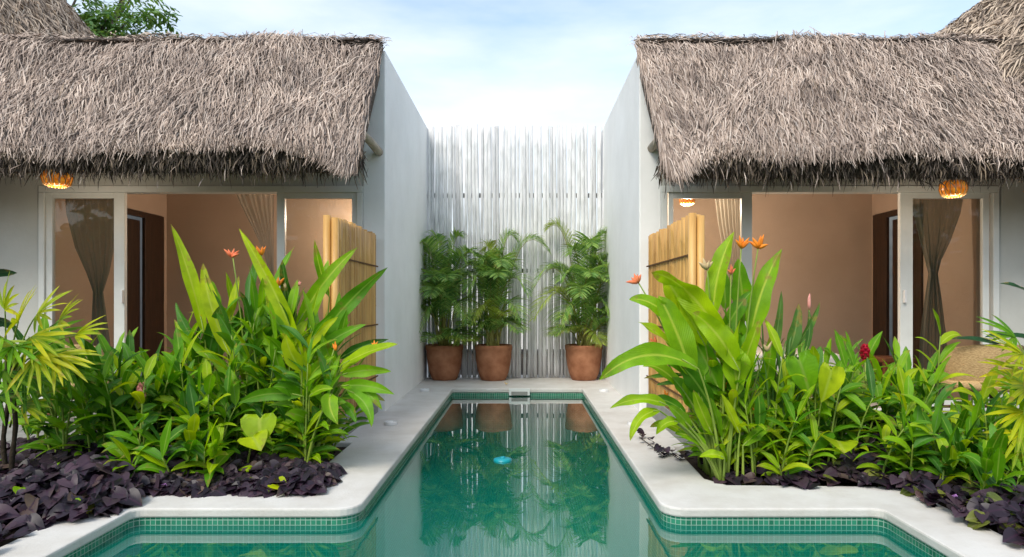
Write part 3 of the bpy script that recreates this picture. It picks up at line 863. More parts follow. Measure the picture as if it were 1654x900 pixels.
# ------------------------------------------------------------------ potted areca palms
def frond(mb, base, tip, ctrl, n, ll, w, mi=0, droop=0.5, start=0.28):
    base, tip, ctrl = Vector(base), Vector(tip), Vector(ctrl)
    mb.tube([bez(base, ctrl, tip, k/8) for k in range(9)], [0.0075-0.0055*k/8 for k in range(9)], 5, True, 1)
    for i in range(n):
        t = start + (1-start)*i/(n-1)
        p = bez(base, ctrl, tip, t); tg = dbez(base, ctrl, tip, t)
        sd = tg.cross(Vector((0, 0, 1)))
        sd = sd.normalized() if sd.length > 1e-3 else Vector((1, 0, 0))
        up = sd.cross(tg).normalized()
        prof = math.sin(PI*(0.22+0.70*(t-start)/(1-start)))
        for s in (-1, 1):
            l = ll*prof*rng.uniform(0.85, 1.12)
            d = (sd*s*0.8 + tg*0.62 + up*0.28).normalized()
            p2 = p + d*l - Vector((0,0,1))*l*droop*rng.uniform(0.5, 1.3)
            p1 = p + d*l*0.55 + up*l*0.06
            add_leaf(mb, p, p1, p2, w*rng.uniform(0.8, 1.2), up, rng.uniform(-0.4, 0.4), 0.35, 0, 4, 0.7, 0.6, mi, 0.3)

def potted_palm(px, d, rp, hp, fronds, label, seed):
    rng.seed(seed)
    c = Vector((X(px, d), d, 0.002))
    root = empty('potted_palm', c, label, 'potted palm', 'potted areca palms in front of the fence')
    w = MB()
    prof = [(rp*0.62, 0), (rp*0.68, 0.015), (rp*0.82, hp*0.22), (rp*0.91, hp*0.45), (rp*0.965, hp*0.68), (rp*0.97, hp*0.83), (rp*1.0, hp*0.86), (rp*1.02, hp*0.93), (rp*1.0, hp), (rp*0.90, hp), (rp*0.86, hp*0.93), (rp*0.84, hp*0.85)]
    w.lathe(c, prof, 36)
    w.add([c + Vector((rp*0.60*math.cos(2*PI*k/36), rp*0.60*math.sin(2*PI*k/36), 0)) for k in range(36)], [tuple(reversed(range(36)))])
    pot = w.build('pot', M['terracotta'], root, True)
    w = MB()
    ring = [c + Vector((rp*0.86*math.cos(2*PI*k/24), rp*0.86*math.sin(2*PI*k/24), hp*0.90)) for k in range(24)]
    w.add(ring, [tuple(range(24))]); w.build('soil', M['soil'], pot)
    z0 = hp*0.89
    st = MB()
    extra = [(rng.uniform(-0.50, 0.50), rng.uniform(0.95, 1.80), rng.uniform(0.15, 0.5), rng.random() < 0.15, rng.uniform(-0.40, 0.08)) for _ in range(7)]
    extra += [(rng.choice([-1, 1])*rng.uniform(0.15, 0.50), rng.uniform(0.45, 0.95), rng.uniform(0.06, 0.26), rng.random() < 0.2, rng.uniform(-0.45, 0.05)) for _ in range(9)]
    for (ax_, tz, bulge, pale, dy) in list(fronds) + extra:
        b = c + Vector((rng.uniform(-0.07, 0.07), rng.uniform(-0.07, 0.05), z0))
        s0 = b + Vector((ax_*0.10, 0, (0.17 if tz > 0.9 else 0.06)+rng.uniform(0, 0.10)))
        st.tube([b, (b+s0)*0.5+Vector((0, 0, 0.01)), s0], [0.017, 0.014, 0.009], 7)
        tip = Vector((c.x + ax_, c.y + dy, tz))
        hi = max(tz, s0.z) + bulge
        ctrl = Vector((c.x + ax_*0.42, c.y + dy*0.4, hi))
        f = MB()
        ln = (tip-s0).length
        frond(f, s0, tip, ctrl, int(24+ln*24), 0.33, 0.0125, 0, 0.30, 0.18)
        f.build('frond', [M['areca_pale'] if pale else M['areca'], M['cane']], root)
    st.build('canes', M['cane'], root, True)
# each frond: sideways reach, tip height, arch, pale?, reach towards the fence (+) or the pool (-)
potted_palm(718, 9.02, 0.245, 0.46, [(-0.42, 1.50, 0.30, 0, -0.15), (-0.46, 0.98, 0.50, 1, -0.35), (-0.16, 1.85, 0.25, 0, 0.02), (0.22, 1.88, 0.15, 0, -0.05), (0.42, 1.62, 0.3, 0, -0.2), (0.50, 1.15, 0.6, 0, -0.2), (-0.30, 0.62, 0.75, 0, -0.4), (0.10, 1.30, 0.3, 0, -0.5), (0.34, 0.78, 0.6, 0, -0.4), (-0.12, 1.1, 0.4, 0, -0.5), (-0.30, 1.72, 0.2, 0, 0.0), (0.05, 1.55, 0.2, 0, -0.1)],
            'bushy dark green areca palm in a terracotta pot, leftmost of the three pots', 101)
potted_palm(797, 8.98, 0.245, 0.46, [(-0.10, 1.70, 0.3, 1, -0.05), (0.28, 1.86, 0.30, 0, 0.0), (0.72, 1.68, 0.62, 0, -0.05), (-0.32, 1.15, 0.6, 0, -0.3), (0.45, 1.12, 0.6, 0, -0.25), (0.08, 1.35, 0.3, 0, -0.4), (0.36, 0.80, 0.55, 0, -0.35), (-0.26, 0.78, 0.5, 1, -0.35), (0.10, 1.65, 0.15, 0, 0.03), (0.30, 1.45, 0.3, 0, -0.1)],
            'areca palm with one long arching frond in a terracotta pot, middle of the three', 102)
potted_palm(943, 9.0, 0.245, 0.46, [(-0.48, 1.98, 0.35, 1, 0.0), (-0.66, 1.20, 0.75, 0, -0.15), (-0.66, 0.82, 0.75, 1, -0.35), (0.30, 1.92, 0.15, 0, 0.0), (0.38, 1.55, 0.3, 0, -0.15), (0.42, 1.10, 0.55, 0, -0.3), (0.15, 1.75, 0.2, 0, -0.1), (-0.18, 1.66, 0.3, 0, -0.1), (0.05, 1.35, 0.3, 0, -0.5), (0.36, 0.78, 0.6, 0, -0.35), (-0.35, 0.68, 0.7, 0, -0.35), (0.26, 1.3, 0.3, 0, -0.4), (-0.1, 1.1, 0.4, 0, -0.5)],
            'wide areca palm with pale hanging fronds in a terracotta pot, rightmost of the three', 103)

# ------------------------------------------------------------------ planting
SO = -0.035
def soil(px, d):
    """rooting point, kept inside the beds and off the deck"""
    x, y = X(px, d), d
    if x < 0:
        x = min(x, -1.31)
        if x > -2.25: y = max(y, 3.82)
    else:
        x = max(x, 1.15)
        if x < 2.18: y = max(y, 3.93)
    return Vector((x, y, SO))

# --- left heliconia clump
rng.seed(5)
d = 4.6
hl = empty('heliconia_plant', soil(430, 4.6), 'tall clump of upright lance leaves and orange flowers before the left bamboo screen', 'plant')
lv, st = MB(), MB()   # mats: lime, green, dark
LL = [
 ((330,540),(276,362),(10,-8),26,0,4.55,345), ((372,575),(328,425),(-14,-8),30,0,4.5,375), ((492,590),(386,369),(16,-6),31,0,4.35,486),
 ((400,520),(418,402),(4,0),24,2,4.75,420), ((372,520),(386,446),(2,0),18,0,4.6,380), ((532,480),(508,388),(-4,0),16,0,4.6,520),
 ((478,530),(577,400),(-8,-14),28,0,4.5,490), ((505,565),(626,432),(-12,-10),31,1,4.45,520), ((438,470),(476,398),(2,-4),16,1,4.7,440),
 ((482,530),(456,420),(-6,-6),26,2,4.65,470), ((488,580),(546,512),(-8,-8),22,0,4.4,488), ((505,575),(592,524),(-6,-10),22,1,4.35,500),
 ((318,555),(284,488),(-6,0),16,2,4.6,335), ((340,580),(283,532),(0,-8),17,1,4.5,345), ((420,560),(398,470),(-8,-4),24,2,4.7,410),
 ((360,600),(352,500),(-6,-4),22,2,4.7,365), ((540,560),(548,470),(6,0),18,1,4.7,530), ((440,600),(470,480),(10,0),26,2,4.6,450),
 ((400,640),(330,560),(-4,-12),22,1,4.4,400), ((470,640),(440,540),(-8,-4),24,1,4.4,470), ((430,620),(376,560),(-4,-10),20,1,4.35,430),
 ((455,590),(405,515),(0,-8),20,1,4.4,455), ((350,640),(300,600),(-2,-12),20,2,4.4,360), ((520,600),(470,560),(0,-8),18,1,4.4,510),
 ((420,690),(388,650),(0,-12),22,1,4.3,440), ((485,660),(450,610),(-4,-8),22,2,4.3,485), ((380,680),(340,640),(0,-10),24,2,4.4,390), ((500,520),(530,420),(8,-4),22,1,4.7,500),
]
for b, t, bd, wd, mi, dd, rp in LL:
    hero(lv, st, b, t, bd, wd*0.86, dd, mi, dd+rng.uniform(-0.12, 0.10), root=soil(rp, dd+rng.uniform(-0.05, 0.1)), sharp=0.7, wave=0.09, twist=rng.uniform(-0.7, 0.7))
for k in range(16):
    px = rng.uniform(320, 520); dd = rng.uniform(4.45, 5.0)
    b0 = soil(px, dd)
    z = rng.uniform(0.35, 0.75)
    a = rng.uniform(0, 2*PI)
    p0 = b0 + Vector((rng.uniform(-.05, .05), 0, z)); l = rng.uniform(0.28, 0.42)
    p2 = p0 + Vector((math.cos(a)*0.22, math.sin(a)*0.15, l)); p1 = p0 + (p2-p0)*0.5 + Vector((0, 0, 0.05))
    add_leaf(lv, p0, p1, p2, rng.uniform(0.075, 0.11), TOCAM, rng.uniform(-0.7, 0.7), 0.3, 0.05, 10, 0.8, 0.75, rng.choice([1, 2, 2]))
    st.tube([b0, (b0+p0)*0.5, p0], [0.011, 0.009, 0.005], 6)
for k in range(46):
    px = rng.uniform(295, 540); b0 = soil(px, rng.uniform(4.3, 4.95))
    h_ = (rng.uniform(0.85, 1.15) if k < 10 else rng.uniform(0.5, 1.02)) if px > 360 else rng.uniform(0.45, 0.75)
    ginger_stem(lv, st, b0, b0 + Vector((rng.uniform(-.14, .14), -0.05, h_)), rng.randint(9, 13), 0.31, 0.054, (0, 0, 1, 1, 1, 2), None, 1.0, 0.22, 0.28)
lv.build('leaves', [M['lime'], M['green'], M['dark']], hl, True)
for (fx_, fy_, mat, sz, n_) in [(375, 408, 'coral', 0.075, 5), (422, 405, 'orange', 0.07, 4), (449, 455, 'orange', 0.085, 4), (484, 457, 'pink', 0.05, 3), (461, 462, 'straw', 0.05, 3)]:
    flower_head(hl, fx_, fy_, 4.55, M[mat], sz, n_, (rng.uniform(-0.2, 0.2), 0, 1), soil(fx_*0.5+220, 4.6), st)
st.build('stems', M['stem'], hl, True)

# --- lime ginger right of it, spilling over the deck
rng.seed(15)
gl = empty('ginger_plant', soil(530, 4.3), 'yellow lime ginger with lance leaves reaching over the deck beside the left bamboo screen', 'plant')
lv, st = MB(), MB()
for b, t, bd, wd, mi, dd, rp in [
 ((552,590),(643,556),(0,-10),24,0,4.25,545), ((550,606),(632,600),(0,-10),20,1,4.2,545), ((550,624),(637,637),(4,-14),20,1,4.2,548), ((560,630),(600,690),(22,-14),20,1,4.15,548),
 ((556,620),(617,662),(10,-16),20,1,4.2,548), ((548,580),(628,548),(-4,-8),16,2,4.4,545), ((536,636),(546,686),(-14,-10),27,0,4.05,540), ((500,640),(538,628),(0,-10),16,0,4.1,505),
 ((490,640),(384,652),(-6,-20),22,1,4.1,492), ((495,620),(540,575),(-8,-6),20,0,4.2,495), ((488,600),(462,540),(-8,-2),26,0,4.1,486), ((486,640),(440,625),(0,-12),20,1,4.15,488),
 ((548,600),(590,575),(0,-8),22,0,4.3,545), ((550,650),(575,683),(10,-8),16,2,4.2,550), ((545,600),(520,540),(-4,-2),18,1,4.35,542), ((552,640),(622,648),(4,-14),18,2,4.3,550),
 ((545,560),(560,500),(4,0),14,1,4.5,545), ((520,660),(560,650),(0,-10),18,1,4.15,520), ((500,680),(460,670),(0,-12),20,1,4.15,500), ((530,690),(505,655),(-6,-6),18,2,4.2,530)]:
    hero(lv, st, b, t, bd, wd, dd, mi, dd-rng.uniform(0, 0.15), root=soil(rp, dd+0.08), sharp=0.8)
for k in range(17):
    b0 = soil(rng.uniform(470, 572), rng.uniform(4.12, 4.7))
    ginger_stem(lv, st, b0, b0 + Vector((rng.uniform(-.1, .16), -0.05, rng.uniform(0.25, 0.72))), 10, 0.26, 0.052, (0, 1, 1, 2))
lv.build('leaves', [M['lime'], M['green'], M['dark']], gl, True)
flower_head(gl, 605, 556, 4.3, M['orange'], 0.06, 3, (0, 0, 1), soil(560, 4.35), st)
flower_head(gl, 541, 560, 4.2, M['orange'], 0.06, 3, (-0.2, 0, 1), soil(538, 4.25), st)
st.build('stems', M['stem'], gl, True)

# --- ginger clumps
def ginger_clump(name, label, spots, seed, mats, mi, ll, lw, nl, cones=(), stemcol='stem', az0=None):
    rng.seed(seed)
    root = empty(name, soil(spots[0][0], spots[0][1]), label, 'plant')
    lv, st = MB(), MB()
    for (px, dd, h, lx) in spots:
        b0 = soil(px, dd)
        ginger_stem(lv, st, b0, b0 + Vector((lx, rng.uniform(-0.12, 0.05), h)), nl + rng.randint(-1, 2), ll, lw, mi, az0)
    lv.build('leaves', [M[m] for m in mats], root, True)
    for (px, py, dd, mat, h, w_, rpx) in cones:
        cone_head(root, px, py, dd, M[mat], h, w_)
        p = at(px, py, dd); r0 = soil(rpx, dd)
        st.tube([r0, (r0+p)*0.5+Vector((0.01, 0, 0)), p], [0.008, 0.006, 0.005], 6)
    st.build('stems', M[stemcol], root, True)
    return root
S = []
rng.seed(3)
for k in range(30): S.append((rng.uniform(50, 230), rng.uniform(4.1, 4.9), rng.uniform(0.35, 0.72), rng.uniform(-0.2, 0.15)))
ginger_clump('ginger_plant', 'dense mid green ginger between the far left fan palm and the pink cone flower', S, 21, ['green', 'dark'], (0, 0, 1), 0.30, 0.062, 9)
S = []
for k in range(38): S.append((rng.uniform(190, 355), rng.uniform(4.0, 4.7), rng.uniform(0.30, 0.66), rng.uniform(-0.15, 0.15)))
S += [(205, 3.9, 0.24, 0.0), (330, 3.92, 0.22, 0.02), (225, 3.85, 0.18, 0.0), (280, 3.86, 0.2, -0.03), (345, 3.9, 0.24, 0.0), (240, 3.95, 0.30, 0.0), (262, 3.95, 0.26, 0.03), (300, 3.95, 0.28, 0.05)]
ginger_clump('ginger_plant', 'low bright green ginger carrying a pale pink cone flower above dark purple leaves', S, 22, ['green', 'dark', 'lime'], (0, 0, 1, 2), 0.235, 0.062, 9, [(228, 636, 4.05, 'pink', 0.115, 0.045, 232)])
S = []
for k in range(40): S.append((rng.uniform(320, 525), rng.uniform(4.2, 4.7), rng.uniform(0.22, 0.5), rng.uniform(-0.15, 0.15)))
ginger_clump('ginger_plant', 'dark green undergrowth ginger at the foot of the left lance leaf clump', S, 23, ['green', 'dark'], (0, 0, 1), 0.24, 0.055, 8)
S = []
for k in range(44): S.append((rng.uniform(1310, 1495), rng.uniform(4.2, 4.9), rng.uniform(0.30, 0.66), rng.uniform(-0.15, 0.15)))
S += [(1395, 4.6, 0.64, 0.0)]
ginger_clump('ginger_plant', 'leafy mid green ginger topped by one crimson cone flower', S, 24, ['green', 'dark', 'lime'], (0, 0, 0, 1, 2), 0.25, 0.058, 9, [(1397, 571, 4.55, 'red', 0.11, 0.055, 1400)])
S = [(1510, 4.2, 0.86, 0.0), (1480, 4.35, 0.52, -0.1), (1545, 4.2, 0.48, 0.1)]
ginger_clump('ginger_plant', 'tallest pale ginger shoot with paired leaves standing before the right wicker chair', S, 25, ['lime', 'green'], (0, 1), 0.23, 0.055, 13, az0=0.15)
S = []
for k in range(38): S.append((rng.uniform(1450, 1640), rng.uniform(3.7, 4.6), rng.uniform(0.18, 0.48), rng.uniform(-0.12, 0.12)))
for k in range(16): S.append((rng.uniform(1470, 1660), rng.uniform(3.45, 3.95), rng.uniform(0.16, 0.34), rng.uniform(-0.1, 0.1)))
ginger_clump('ginger_plant', 'low bright ginger with drooping leaf rosettes beside lilac flowers on the right', S, 26, ['green', 'lime', 'dark'], (0, 0, 1, 2), 0.23, 0.052, 9)
S = []
for k in range(30): S.append((rng.uniform(1130, 1330), rng.uniform(3.93, 4.5), rng.uniform(0.12, 0.36), rng.uniform(-0.12, 0.12)))
ginger_clump('ginger_plant', 'short yellow green ginger shoots on bare soil at the corner of the right bed', S, 27, ['green', 'lime'], (0, 1), 0.20, 0.045, 8)

# --- right heliconia clump
rng.seed(9)
hr = empty('heliconia_plant', soil(1170, 4.1), 'broad leaved lime clump with orange flowers before the right bamboo screen', 'plant')
lv, st = MB(), MB()
RL = [
 # base, tip, bend, width, material, depth, root px, wave, twist
 ((1172,556),(1052,440),(-2,-50),40,0,4.0,1165,0.16,0.9), ((1140,560),(1072,446),(-14,-30),34,0,4.05,1160,0.14,0.6), ((1195,600),(1118,505),(-4,-30),38,0,3.92,1175,0.15,0.7), ((1152,510),(1186,374),(-18,-6),33,0,4.15,1155,0.07,0.3), ((1118,610),(1064,478),(0,-18),46,0,3.95,1150,0.06,0.2),
 ((1090,520),(1016,484),(-4,-24),24,0,4.0,1140,0.06,0.4), ((1118,600),(1030,520),(0,-20),34,0,3.95,1150,0.10,0.5), ((1128,596),(968,614),(-10,-62),36,0,3.8,1150,0.06,0.35),
 ((1202,520),(1192,418),(0,0),32,1,4.3,1195,0.04,0.2), ((1172,500),(1166,430),(0,0),22,1,4.35,1175,0.04,0.2), ((1210,560),(1263,402),(-18,-10),33,0,4.15,1200,0.09,0.8),
 ((1190,640),(1158,520),(14,-16),42,0,3.95,1170,0.14,0.5), ((1192,620),(1228,515),(-4,-4),24,0,4.05,1190,0.06,0.4), ((1165,640),(1115,540),(0,-10),40,1,4.05,1160,0.05,0.2),
 ((1078,655),(985,660),(0,-26),19,0,3.85,1130,0.08,0.2), ((1066,664),(1018,712),(-14,-26),19,0,3.85,1130,0.06,0.2), ((1096,682),(1060,702),(-6,-18),17,0,3.85,1130,0.05,0.2),
 ((1105,606),(1040,611),(0,-6),8,2,4.2,1140,0.0,0.1), ((1110,620),(1060,622),(0,-6),9,2,4.2,1140,0.0,0.1), ((1116,692),(1080,655),(0,-6),18,1,3.9,1130,0.04,0.2),
 ((1150,700),(1120,630),(-4,0),20,0,3.95,1155,0.04,0.2), ((1195,700),(1165,636),(-4,-4),18,0,3.95,1190,0.04,0.2), ((1225,700),(1222,620),(4,0),18,1,4.0,1215,0.04,0.2),
 ((1140,720),(1090,700),(0,-12),18,0,3.9,1145,0.04,0.2), ((1180,640),(1180,540),(8,0),34,1,4.15,1180,0.05,0.2), ((1230,640),(1245,540),(6,0),22,1,4.25,1220,0.04,0.2),
 ((1150,660),(1100,590),(-2,-14),30,1,4.0,1150,0.05,0.3), ((1205,610),(1190,500),(-6,0),28,1,4.25,1200,0.05,0.3), ((1132,560),(1085,450),(-8,-8),34,0,4.1,1150,0.06,0.2),
 ((1110,640),(1038,592),(-6,-34),22,0,3.95,1135,0.09,0.4), ((1108,670),(1046,650),(-4,-26),18,1,3.95,1130,0.07,0.4), ((1115,610),(1050,558),(-4,-22),22,1,4.0,1135,0.08,0.4), ((1120,590),(1070,540),(-6,-10),24,1,4.05,1140,0.08,0.4), ((1105,700),(1050,690),(-4,-20),16,0,3.95,1130,0.06,0.3), ((1120,660),(1085,610),(-4,-14),24,1,4.0,1140,0.08,0.3),
 ((1160,560),(1215,470),(-8,-12),26,1,4.2,1180,0.06,0.5), ((1200,720),(1245,690),(0,-12),18,0,3.95,1200,0.04,0.2), ((1170,740),(1130,738),(0,-12),16,0,3.85,1170,0.04,0.2),
]
for b, t, bd, wd, mi, dd, rp, wv, tw in RL:
    hero(lv, st, b, t, bd, wd, dd, mi, dd+rng.uniform(-0.10, 0.08), root=soil(rp, dd+rng.uniform(0.0, 0.12)), wave=wv*1.5, sharp=0.62, twist=tw*1.3*rng.choice([-1, 1]), roll=rng.uniform(-0.45, 0.45), nseg=16)
for k in range(36):
    px = rng.uniform(1095, 1275); b0 = soil(px, rng.uniform(3.98, 4.5))
    ginger_stem(lv, st, b0, b0 + Vector((rng.uniform(-.12, .10), -0.05, rng.uniform(0.2, 0.80))), rng.randint(7, 11), 0.25, 0.050, (0, 0, 1, 1), None, 1.0, 0.3, 0.25)
lv.build('leaves', [M['lime'], M['green'], M['dark']], hr, True)
for (fx_, fy_, mat, sz, n_, dr_) in [(1198, 392, 'orange', 0.08, 5, (0, 0, 1)), (1226, 391, 'orange', 0.09, 5, (0.05, 0, 1)), (1026, 448, 'coral', 0.09, 5, (-0.4, 0, 1)), (1076, 636, 'orange', 0.05, 3, (0, 0, 1)),
                              (1169, 622, 'orange', 0.06, 3, (0, 0, 1)), (1222, 664, 'orange', 0.08, 4, (0.2, 0, 1)), (1141, 425, 'straw', 0.09, 4, (0, 0, 1)), (1105, 518, 'coral', 0.06, 3, (-.2, 0, 1)), (1181, 436, 'coral', 0.06, 4, (0, 0, 1)), (1055, 550, 'coral', 0.07, 3, (-0.8, 0, 1)), (1238, 560, 'straw', 0.07, 4, (0, 0, 1))]:
    flower_head(hr, fx_, fy_, 4.12, M[mat], sz, n_, dr_, soil(fx_*0.3+820, 4.15), st)
st.build('stems', M['stem'], hr, True)

# --- strap-leaf lily
rng.seed(41)
ly = empty('spider_lily', soil(1262, 4.3), 'grassy clump of thin arching strap leaves right of the broad lime leaves', 'plant')
lv, st = MB(), MB()
for k in range(90):
    b0 = soil(rng.uniform(1235, 1295), rng.uniform(4.2, 4.55))
    a = rng.uniform(0, 2*PI); l = rng.uniform(0.55, 1.05); o_ = rng.uniform(0.05, 0.34)
    p2 = b0 + Vector((math.cos(a)*o_, math.sin(a)*o_*0.7, l*rng.uniform(0.4, 1.0)))
    p1 = b0 + Vector((math.cos(a)*o_*0.2, math.sin(a)*o_*0.2, l*0.85))
    add_leaf(lv, b0, p1, p2, rng.uniform(0.010, 0.024), TOCAM, rng.uniform(-0.8, 0.8), 0.3, 0, 10, 0.5, 0.45, 0, 0.7)
for b, t, wd in [((1285,560),(1324,488),12), ((1270,580),(1290,490),20), ((1240,600),(1262,470),14), ((1300,570),(1306,500),10)]:
    hero(lv, st, b, t, (6, 0), wd, 4.4, 0, root=soil(1265, 4.45))
lv.build('leaves', M['grass'], ly, True)
fl = MB(); p = at(1307, 488, 4.4)
fl.tube([p-Vector((0,0,0.05)), p-Vector((0,0,0.02)), p+Vector((0,0,0.02)), p+Vector((0.004,0,0.055))], [0.004, 0.012, 0.010, 0.002], 7)
fl.build('flower', M['pink'], ly, True)
st.tube([soil(1290, 4.4), at(1300, 600, 4.4), p-Vector((0,0,0.05))], [0.006, 0.005, 0.004], 6)
st.build('stems', M['stem'], ly, True)

# --- arrowhead plants
def arrow_plant(label, leaves, seed, rootpx, dd):
    rng.seed(seed)
    root = empty('arrowhead_plant', soil(rootpx, dd), label, 'plant')
    lv, st = MB(), MB()
    for (px, py, d_, dr_, up, ln, w_, mi) in leaves:
        c = at(px, py, d_)
        heart_leaf(lv, c, dr_, up, ln, w_, mi)
        r0 = soil(rootpx, dd)
        cc = Vector((r0.x*0.6+c.x*0.4, r0.y, c.z*0.8))
        st = MB(); st.tube([bez(r0, cc, c, k/7) for k in range(8)], [0.007-0.004*k/7 for k in range(8)], 6); st.build('leaf_stalk', M['stem'], root, True)
    lv.build('leaves', [M['lime'], M['green']], root, True)
arrow_plant('plant with heart shaped green and lime leaves between strap leaves and the crimson flower', [
    (1290, 582, 4.15, (0.35, -0.2, -1), (0, -1, 0.3), 0.24, 0.19, 1), (1342, 598, 4.05, (-0.25, -0.2, -1), (0.3, -1, 0.3), 0.20, 0.17, 0),
    (1352, 712, 4.0, (-0.2, -0.9, 0.05), (0.1, -0.3, 1), 0.20, 0.20, 0), (1325, 700, 4.1, (-0.5, -0.6, -0.3), (0, -0.5, 1), 0.2, 0.16, 1), (1275, 600, 4.3, (-0.2, -0.2, -1), (0, -1, 0.2), 0.22, 0.14, 1)], 61, 1318, 4.2)
arrow_plant('pair of round lime heart leaves just above the dark purple leaves in the left bed', [
    (420, 676, 4.0, (0.06, -0.35, -1), (0, -1, 0.25), 0.16, 0.20, 0), (408, 706, 3.95, (0.5, -0.6, -0.25), (0, -0.6, 1), 0.13, 0.16, 0)], 62, 395, 4.15)

# --- fan palms at both edges of the picture
def fan_palm(label, root_px, dd, stems, fans, seed):
    rng.seed(seed)
    root = empty('fan_palm', soil(root_px, dd), label, 'palm')
    lv, st, tr = MB(), MB(), MB()
    for (px, d_, h, lx) in stems:
        b0 = soil(px, d_)
        pts = [b0 + Vector((lx*t*t + 0.012*math.sin(t*9+px), 0, h*t)) for t in [k/8 for k in range(9)]]
        tr.tube(pts, [0.016, 0.013, 0.015, 0.012, 0.014, 0.012, 0.014, 0.012, 0.009], 8)
    for (px, py, d_, ax, rad, n, spread, mi, rpx, rpy) in fans:
        c = at(px, py, d_)
        ax = Vector(ax)
        fan_leaf(lv, c, ax, (ax.x*-0.2, -0.7, 0.75), rad*1.02, n+1, spread, 0.025, mi)
        r0 = at(rpx, rpy, dd)
        cc = (r0+c)*0.5 + Vector((0, 0, 0.08))
        st.tube([bez(r0, cc, c, k/6) for k in range(7)], [0.006-0.0025*k/6 for k in range(7)], 5)
    tr.build('trunk', M['dark_stem'], root, True)
    lv.build('fronds', [M['yellow'], M['green']], root, True)
    st.build('leaf_stalks', M['stem'], root, True)
fan_palm('yellow green fan palm with thin dark trunks at the left edge of the bed', 15, 4.0,
    [(8, 4.0, 0.75, 0.02), (22, 3.95, 0.70, 0.0), (-30, 4.1, 0.8, 0.05)],
    [(60, 508, 3.95, (0.75, -0.2, 0.35), 0.27, 8, 2.3, 0, 20, 600), (122, 542, 3.9, (0.9, -0.15, 0.35), 0.23, 6, 1.7, 0, 24, 600), (8, 500, 3.9, (0.35, -0.2, 0.9), 0.25, 7, 2.4, 0, 10, 590),
     (50, 545, 3.8, (0.8, -0.4, -0.2), 0.30, 8, 2.0, 0, 18, 600), (90, 575, 3.8, (0.9, -0.3, -0.25), 0.28, 7, 1.6, 0, 20, 610), (0, 545, 3.75, (-0.2, -0.7, 0.1), 0.28, 9, 3.4, 1, 12, 600),
     (20, 560, 3.75, (0.3, -0.7, -0.4), 0.30, 9, 2.8, 1, 15, 610), (-40, 520, 3.9, (-0.5, -0.3, 0.6), 0.28, 8, 2.6, 0, -20, 600), (35, 655, 3.85, (0.9, -0.3, 0.05), 0.24, 5, 1.2, 0, 16, 690), (5, 600, 3.8, (0.2, -0.6, -0.7), 0.3, 8, 2.6, 1, 12, 620),
     (75, 600, 4.1, (0.7, -0.1, -0.5), 0.30, 7, 1.8, 1, 20, 610), (95, 520, 4.0, (0.6, -0.2, 0.5), 0.24, 7, 2.0, 0, 20, 600), (30, 520, 3.8, (0.5, -0.5, 0.6), 0.28, 8, 2.4, 0, 15, 600),
     (-15, 560, 3.8, (0.3, -0.6, -0.3), 0.30, 9, 2.8, 0, 0, 620), (60, 575, 3.75, (0.7, -0.5, -0.5), 0.28, 8, 2.2, 0, 18, 620), (105, 590, 4.0, (0.9, -0.2, -0.3), 0.26, 7, 1.7, 1, 22, 620),
     (40, 600, 3.9, (0.6, -0.4, -0.7), 0.30, 8, 2.2, 1, 18, 640), (-5, 640, 3.8, (0.5, -0.6, -0.4), 0.26, 7, 2.2, 1, 8, 680), (75, 545, 4.05, (0.8, -0.2, 0.1), 0.28, 8, 2.0, 1, 22, 600)], 71)
fan_palm('fan palm with splayed yellow fingers at the right edge of the bed', 1672, 3.9,
    [(1676, 3.9, 0.62, -0.02), (1700, 4.0, 0.7, 0.0)],
    [(1652, 572, 3.85, (-0.85, -0.2, 0.22), 0.30, 8, 1.9, 0, 1676, 640), (1660, 625, 3.8, (-0.9, -0.35, 0.05), 0.28, 8, 1.9, 0, 1676, 660), (1655, 665, 3.75, (-0.75, -0.4, -0.4), 0.27, 7, 1.8, 0, 1678, 690),
     (1670, 540, 3.9, (-0.3, -0.3, 0.8), 0.24, 7, 2.4, 1, 1680, 640), (1680, 600, 3.7, (-0.3, -0.8, -0.1), 0.28, 9, 3.0, 0, 1680, 650), (1700, 560, 3.8, (0.5, -0.3, 0.5), 0.3, 8, 2.4, 0, 1690, 640), (1640, 545, 4.0, (-0.7, -0.1, 0.3), 0.26, 7, 2.0, 1, 1676, 640), (1650, 600, 3.9, (-0.8, -0.3, -0.2), 0.28, 8, 2.0, 0, 1676, 650), (1648, 700, 3.7, (-0.6, -0.5, -0.5), 0.26, 7, 2.0, 0, 1678, 720), (1660, 640, 3.8, (-0.8, -0.3, 0.4), 0.26, 7, 2.0, 1, 1678, 680)], 72)

# --- broad dark leaves by the house walls
def dark_plant(label, root_px, dd, leaves, seed):
    rng.seed(seed)
    root = empty('philodendron', soil(root_px, dd) + Vector((0, 0, 0.05)), label, 'plant')
    lv, st = MB(), MB()
    for b, t, bd, wd in leaves:
        st = MB(); hero(lv, st, b, t, bd, wd, dd, 0, root=soil(root_px, dd)+Vector((0, 0, 0.045)), roll=0.9, sharp=0.6)
        st.build('leaf_stalk', M['stem'], root, True)
    lv.build('leaves', M['deep'], root, True)
dark_plant('deep green broad leaf plant by the wall right of the rightmost glass pane', 1680, 5.5, [((1690,490),(1614,458),(0,-10),26), ((1690,560),(1590,545),(0,-16),26), ((1700,480),(1740,440),(0,-6),26), ((1670,560),(1700,590),(0,-10),26), ((1640,570),(1535,548),(0,-14),22)], 81)
dark_plant('deep green broad leaf tip entering the frame by the left wall above the fan palm', -25, 5.5, [((-40,450),(28,441),(0,-10),18), ((-30,470),(-90,430),(0,-8),26), ((-20,520),(30,530),(0,-14),22)], 82)

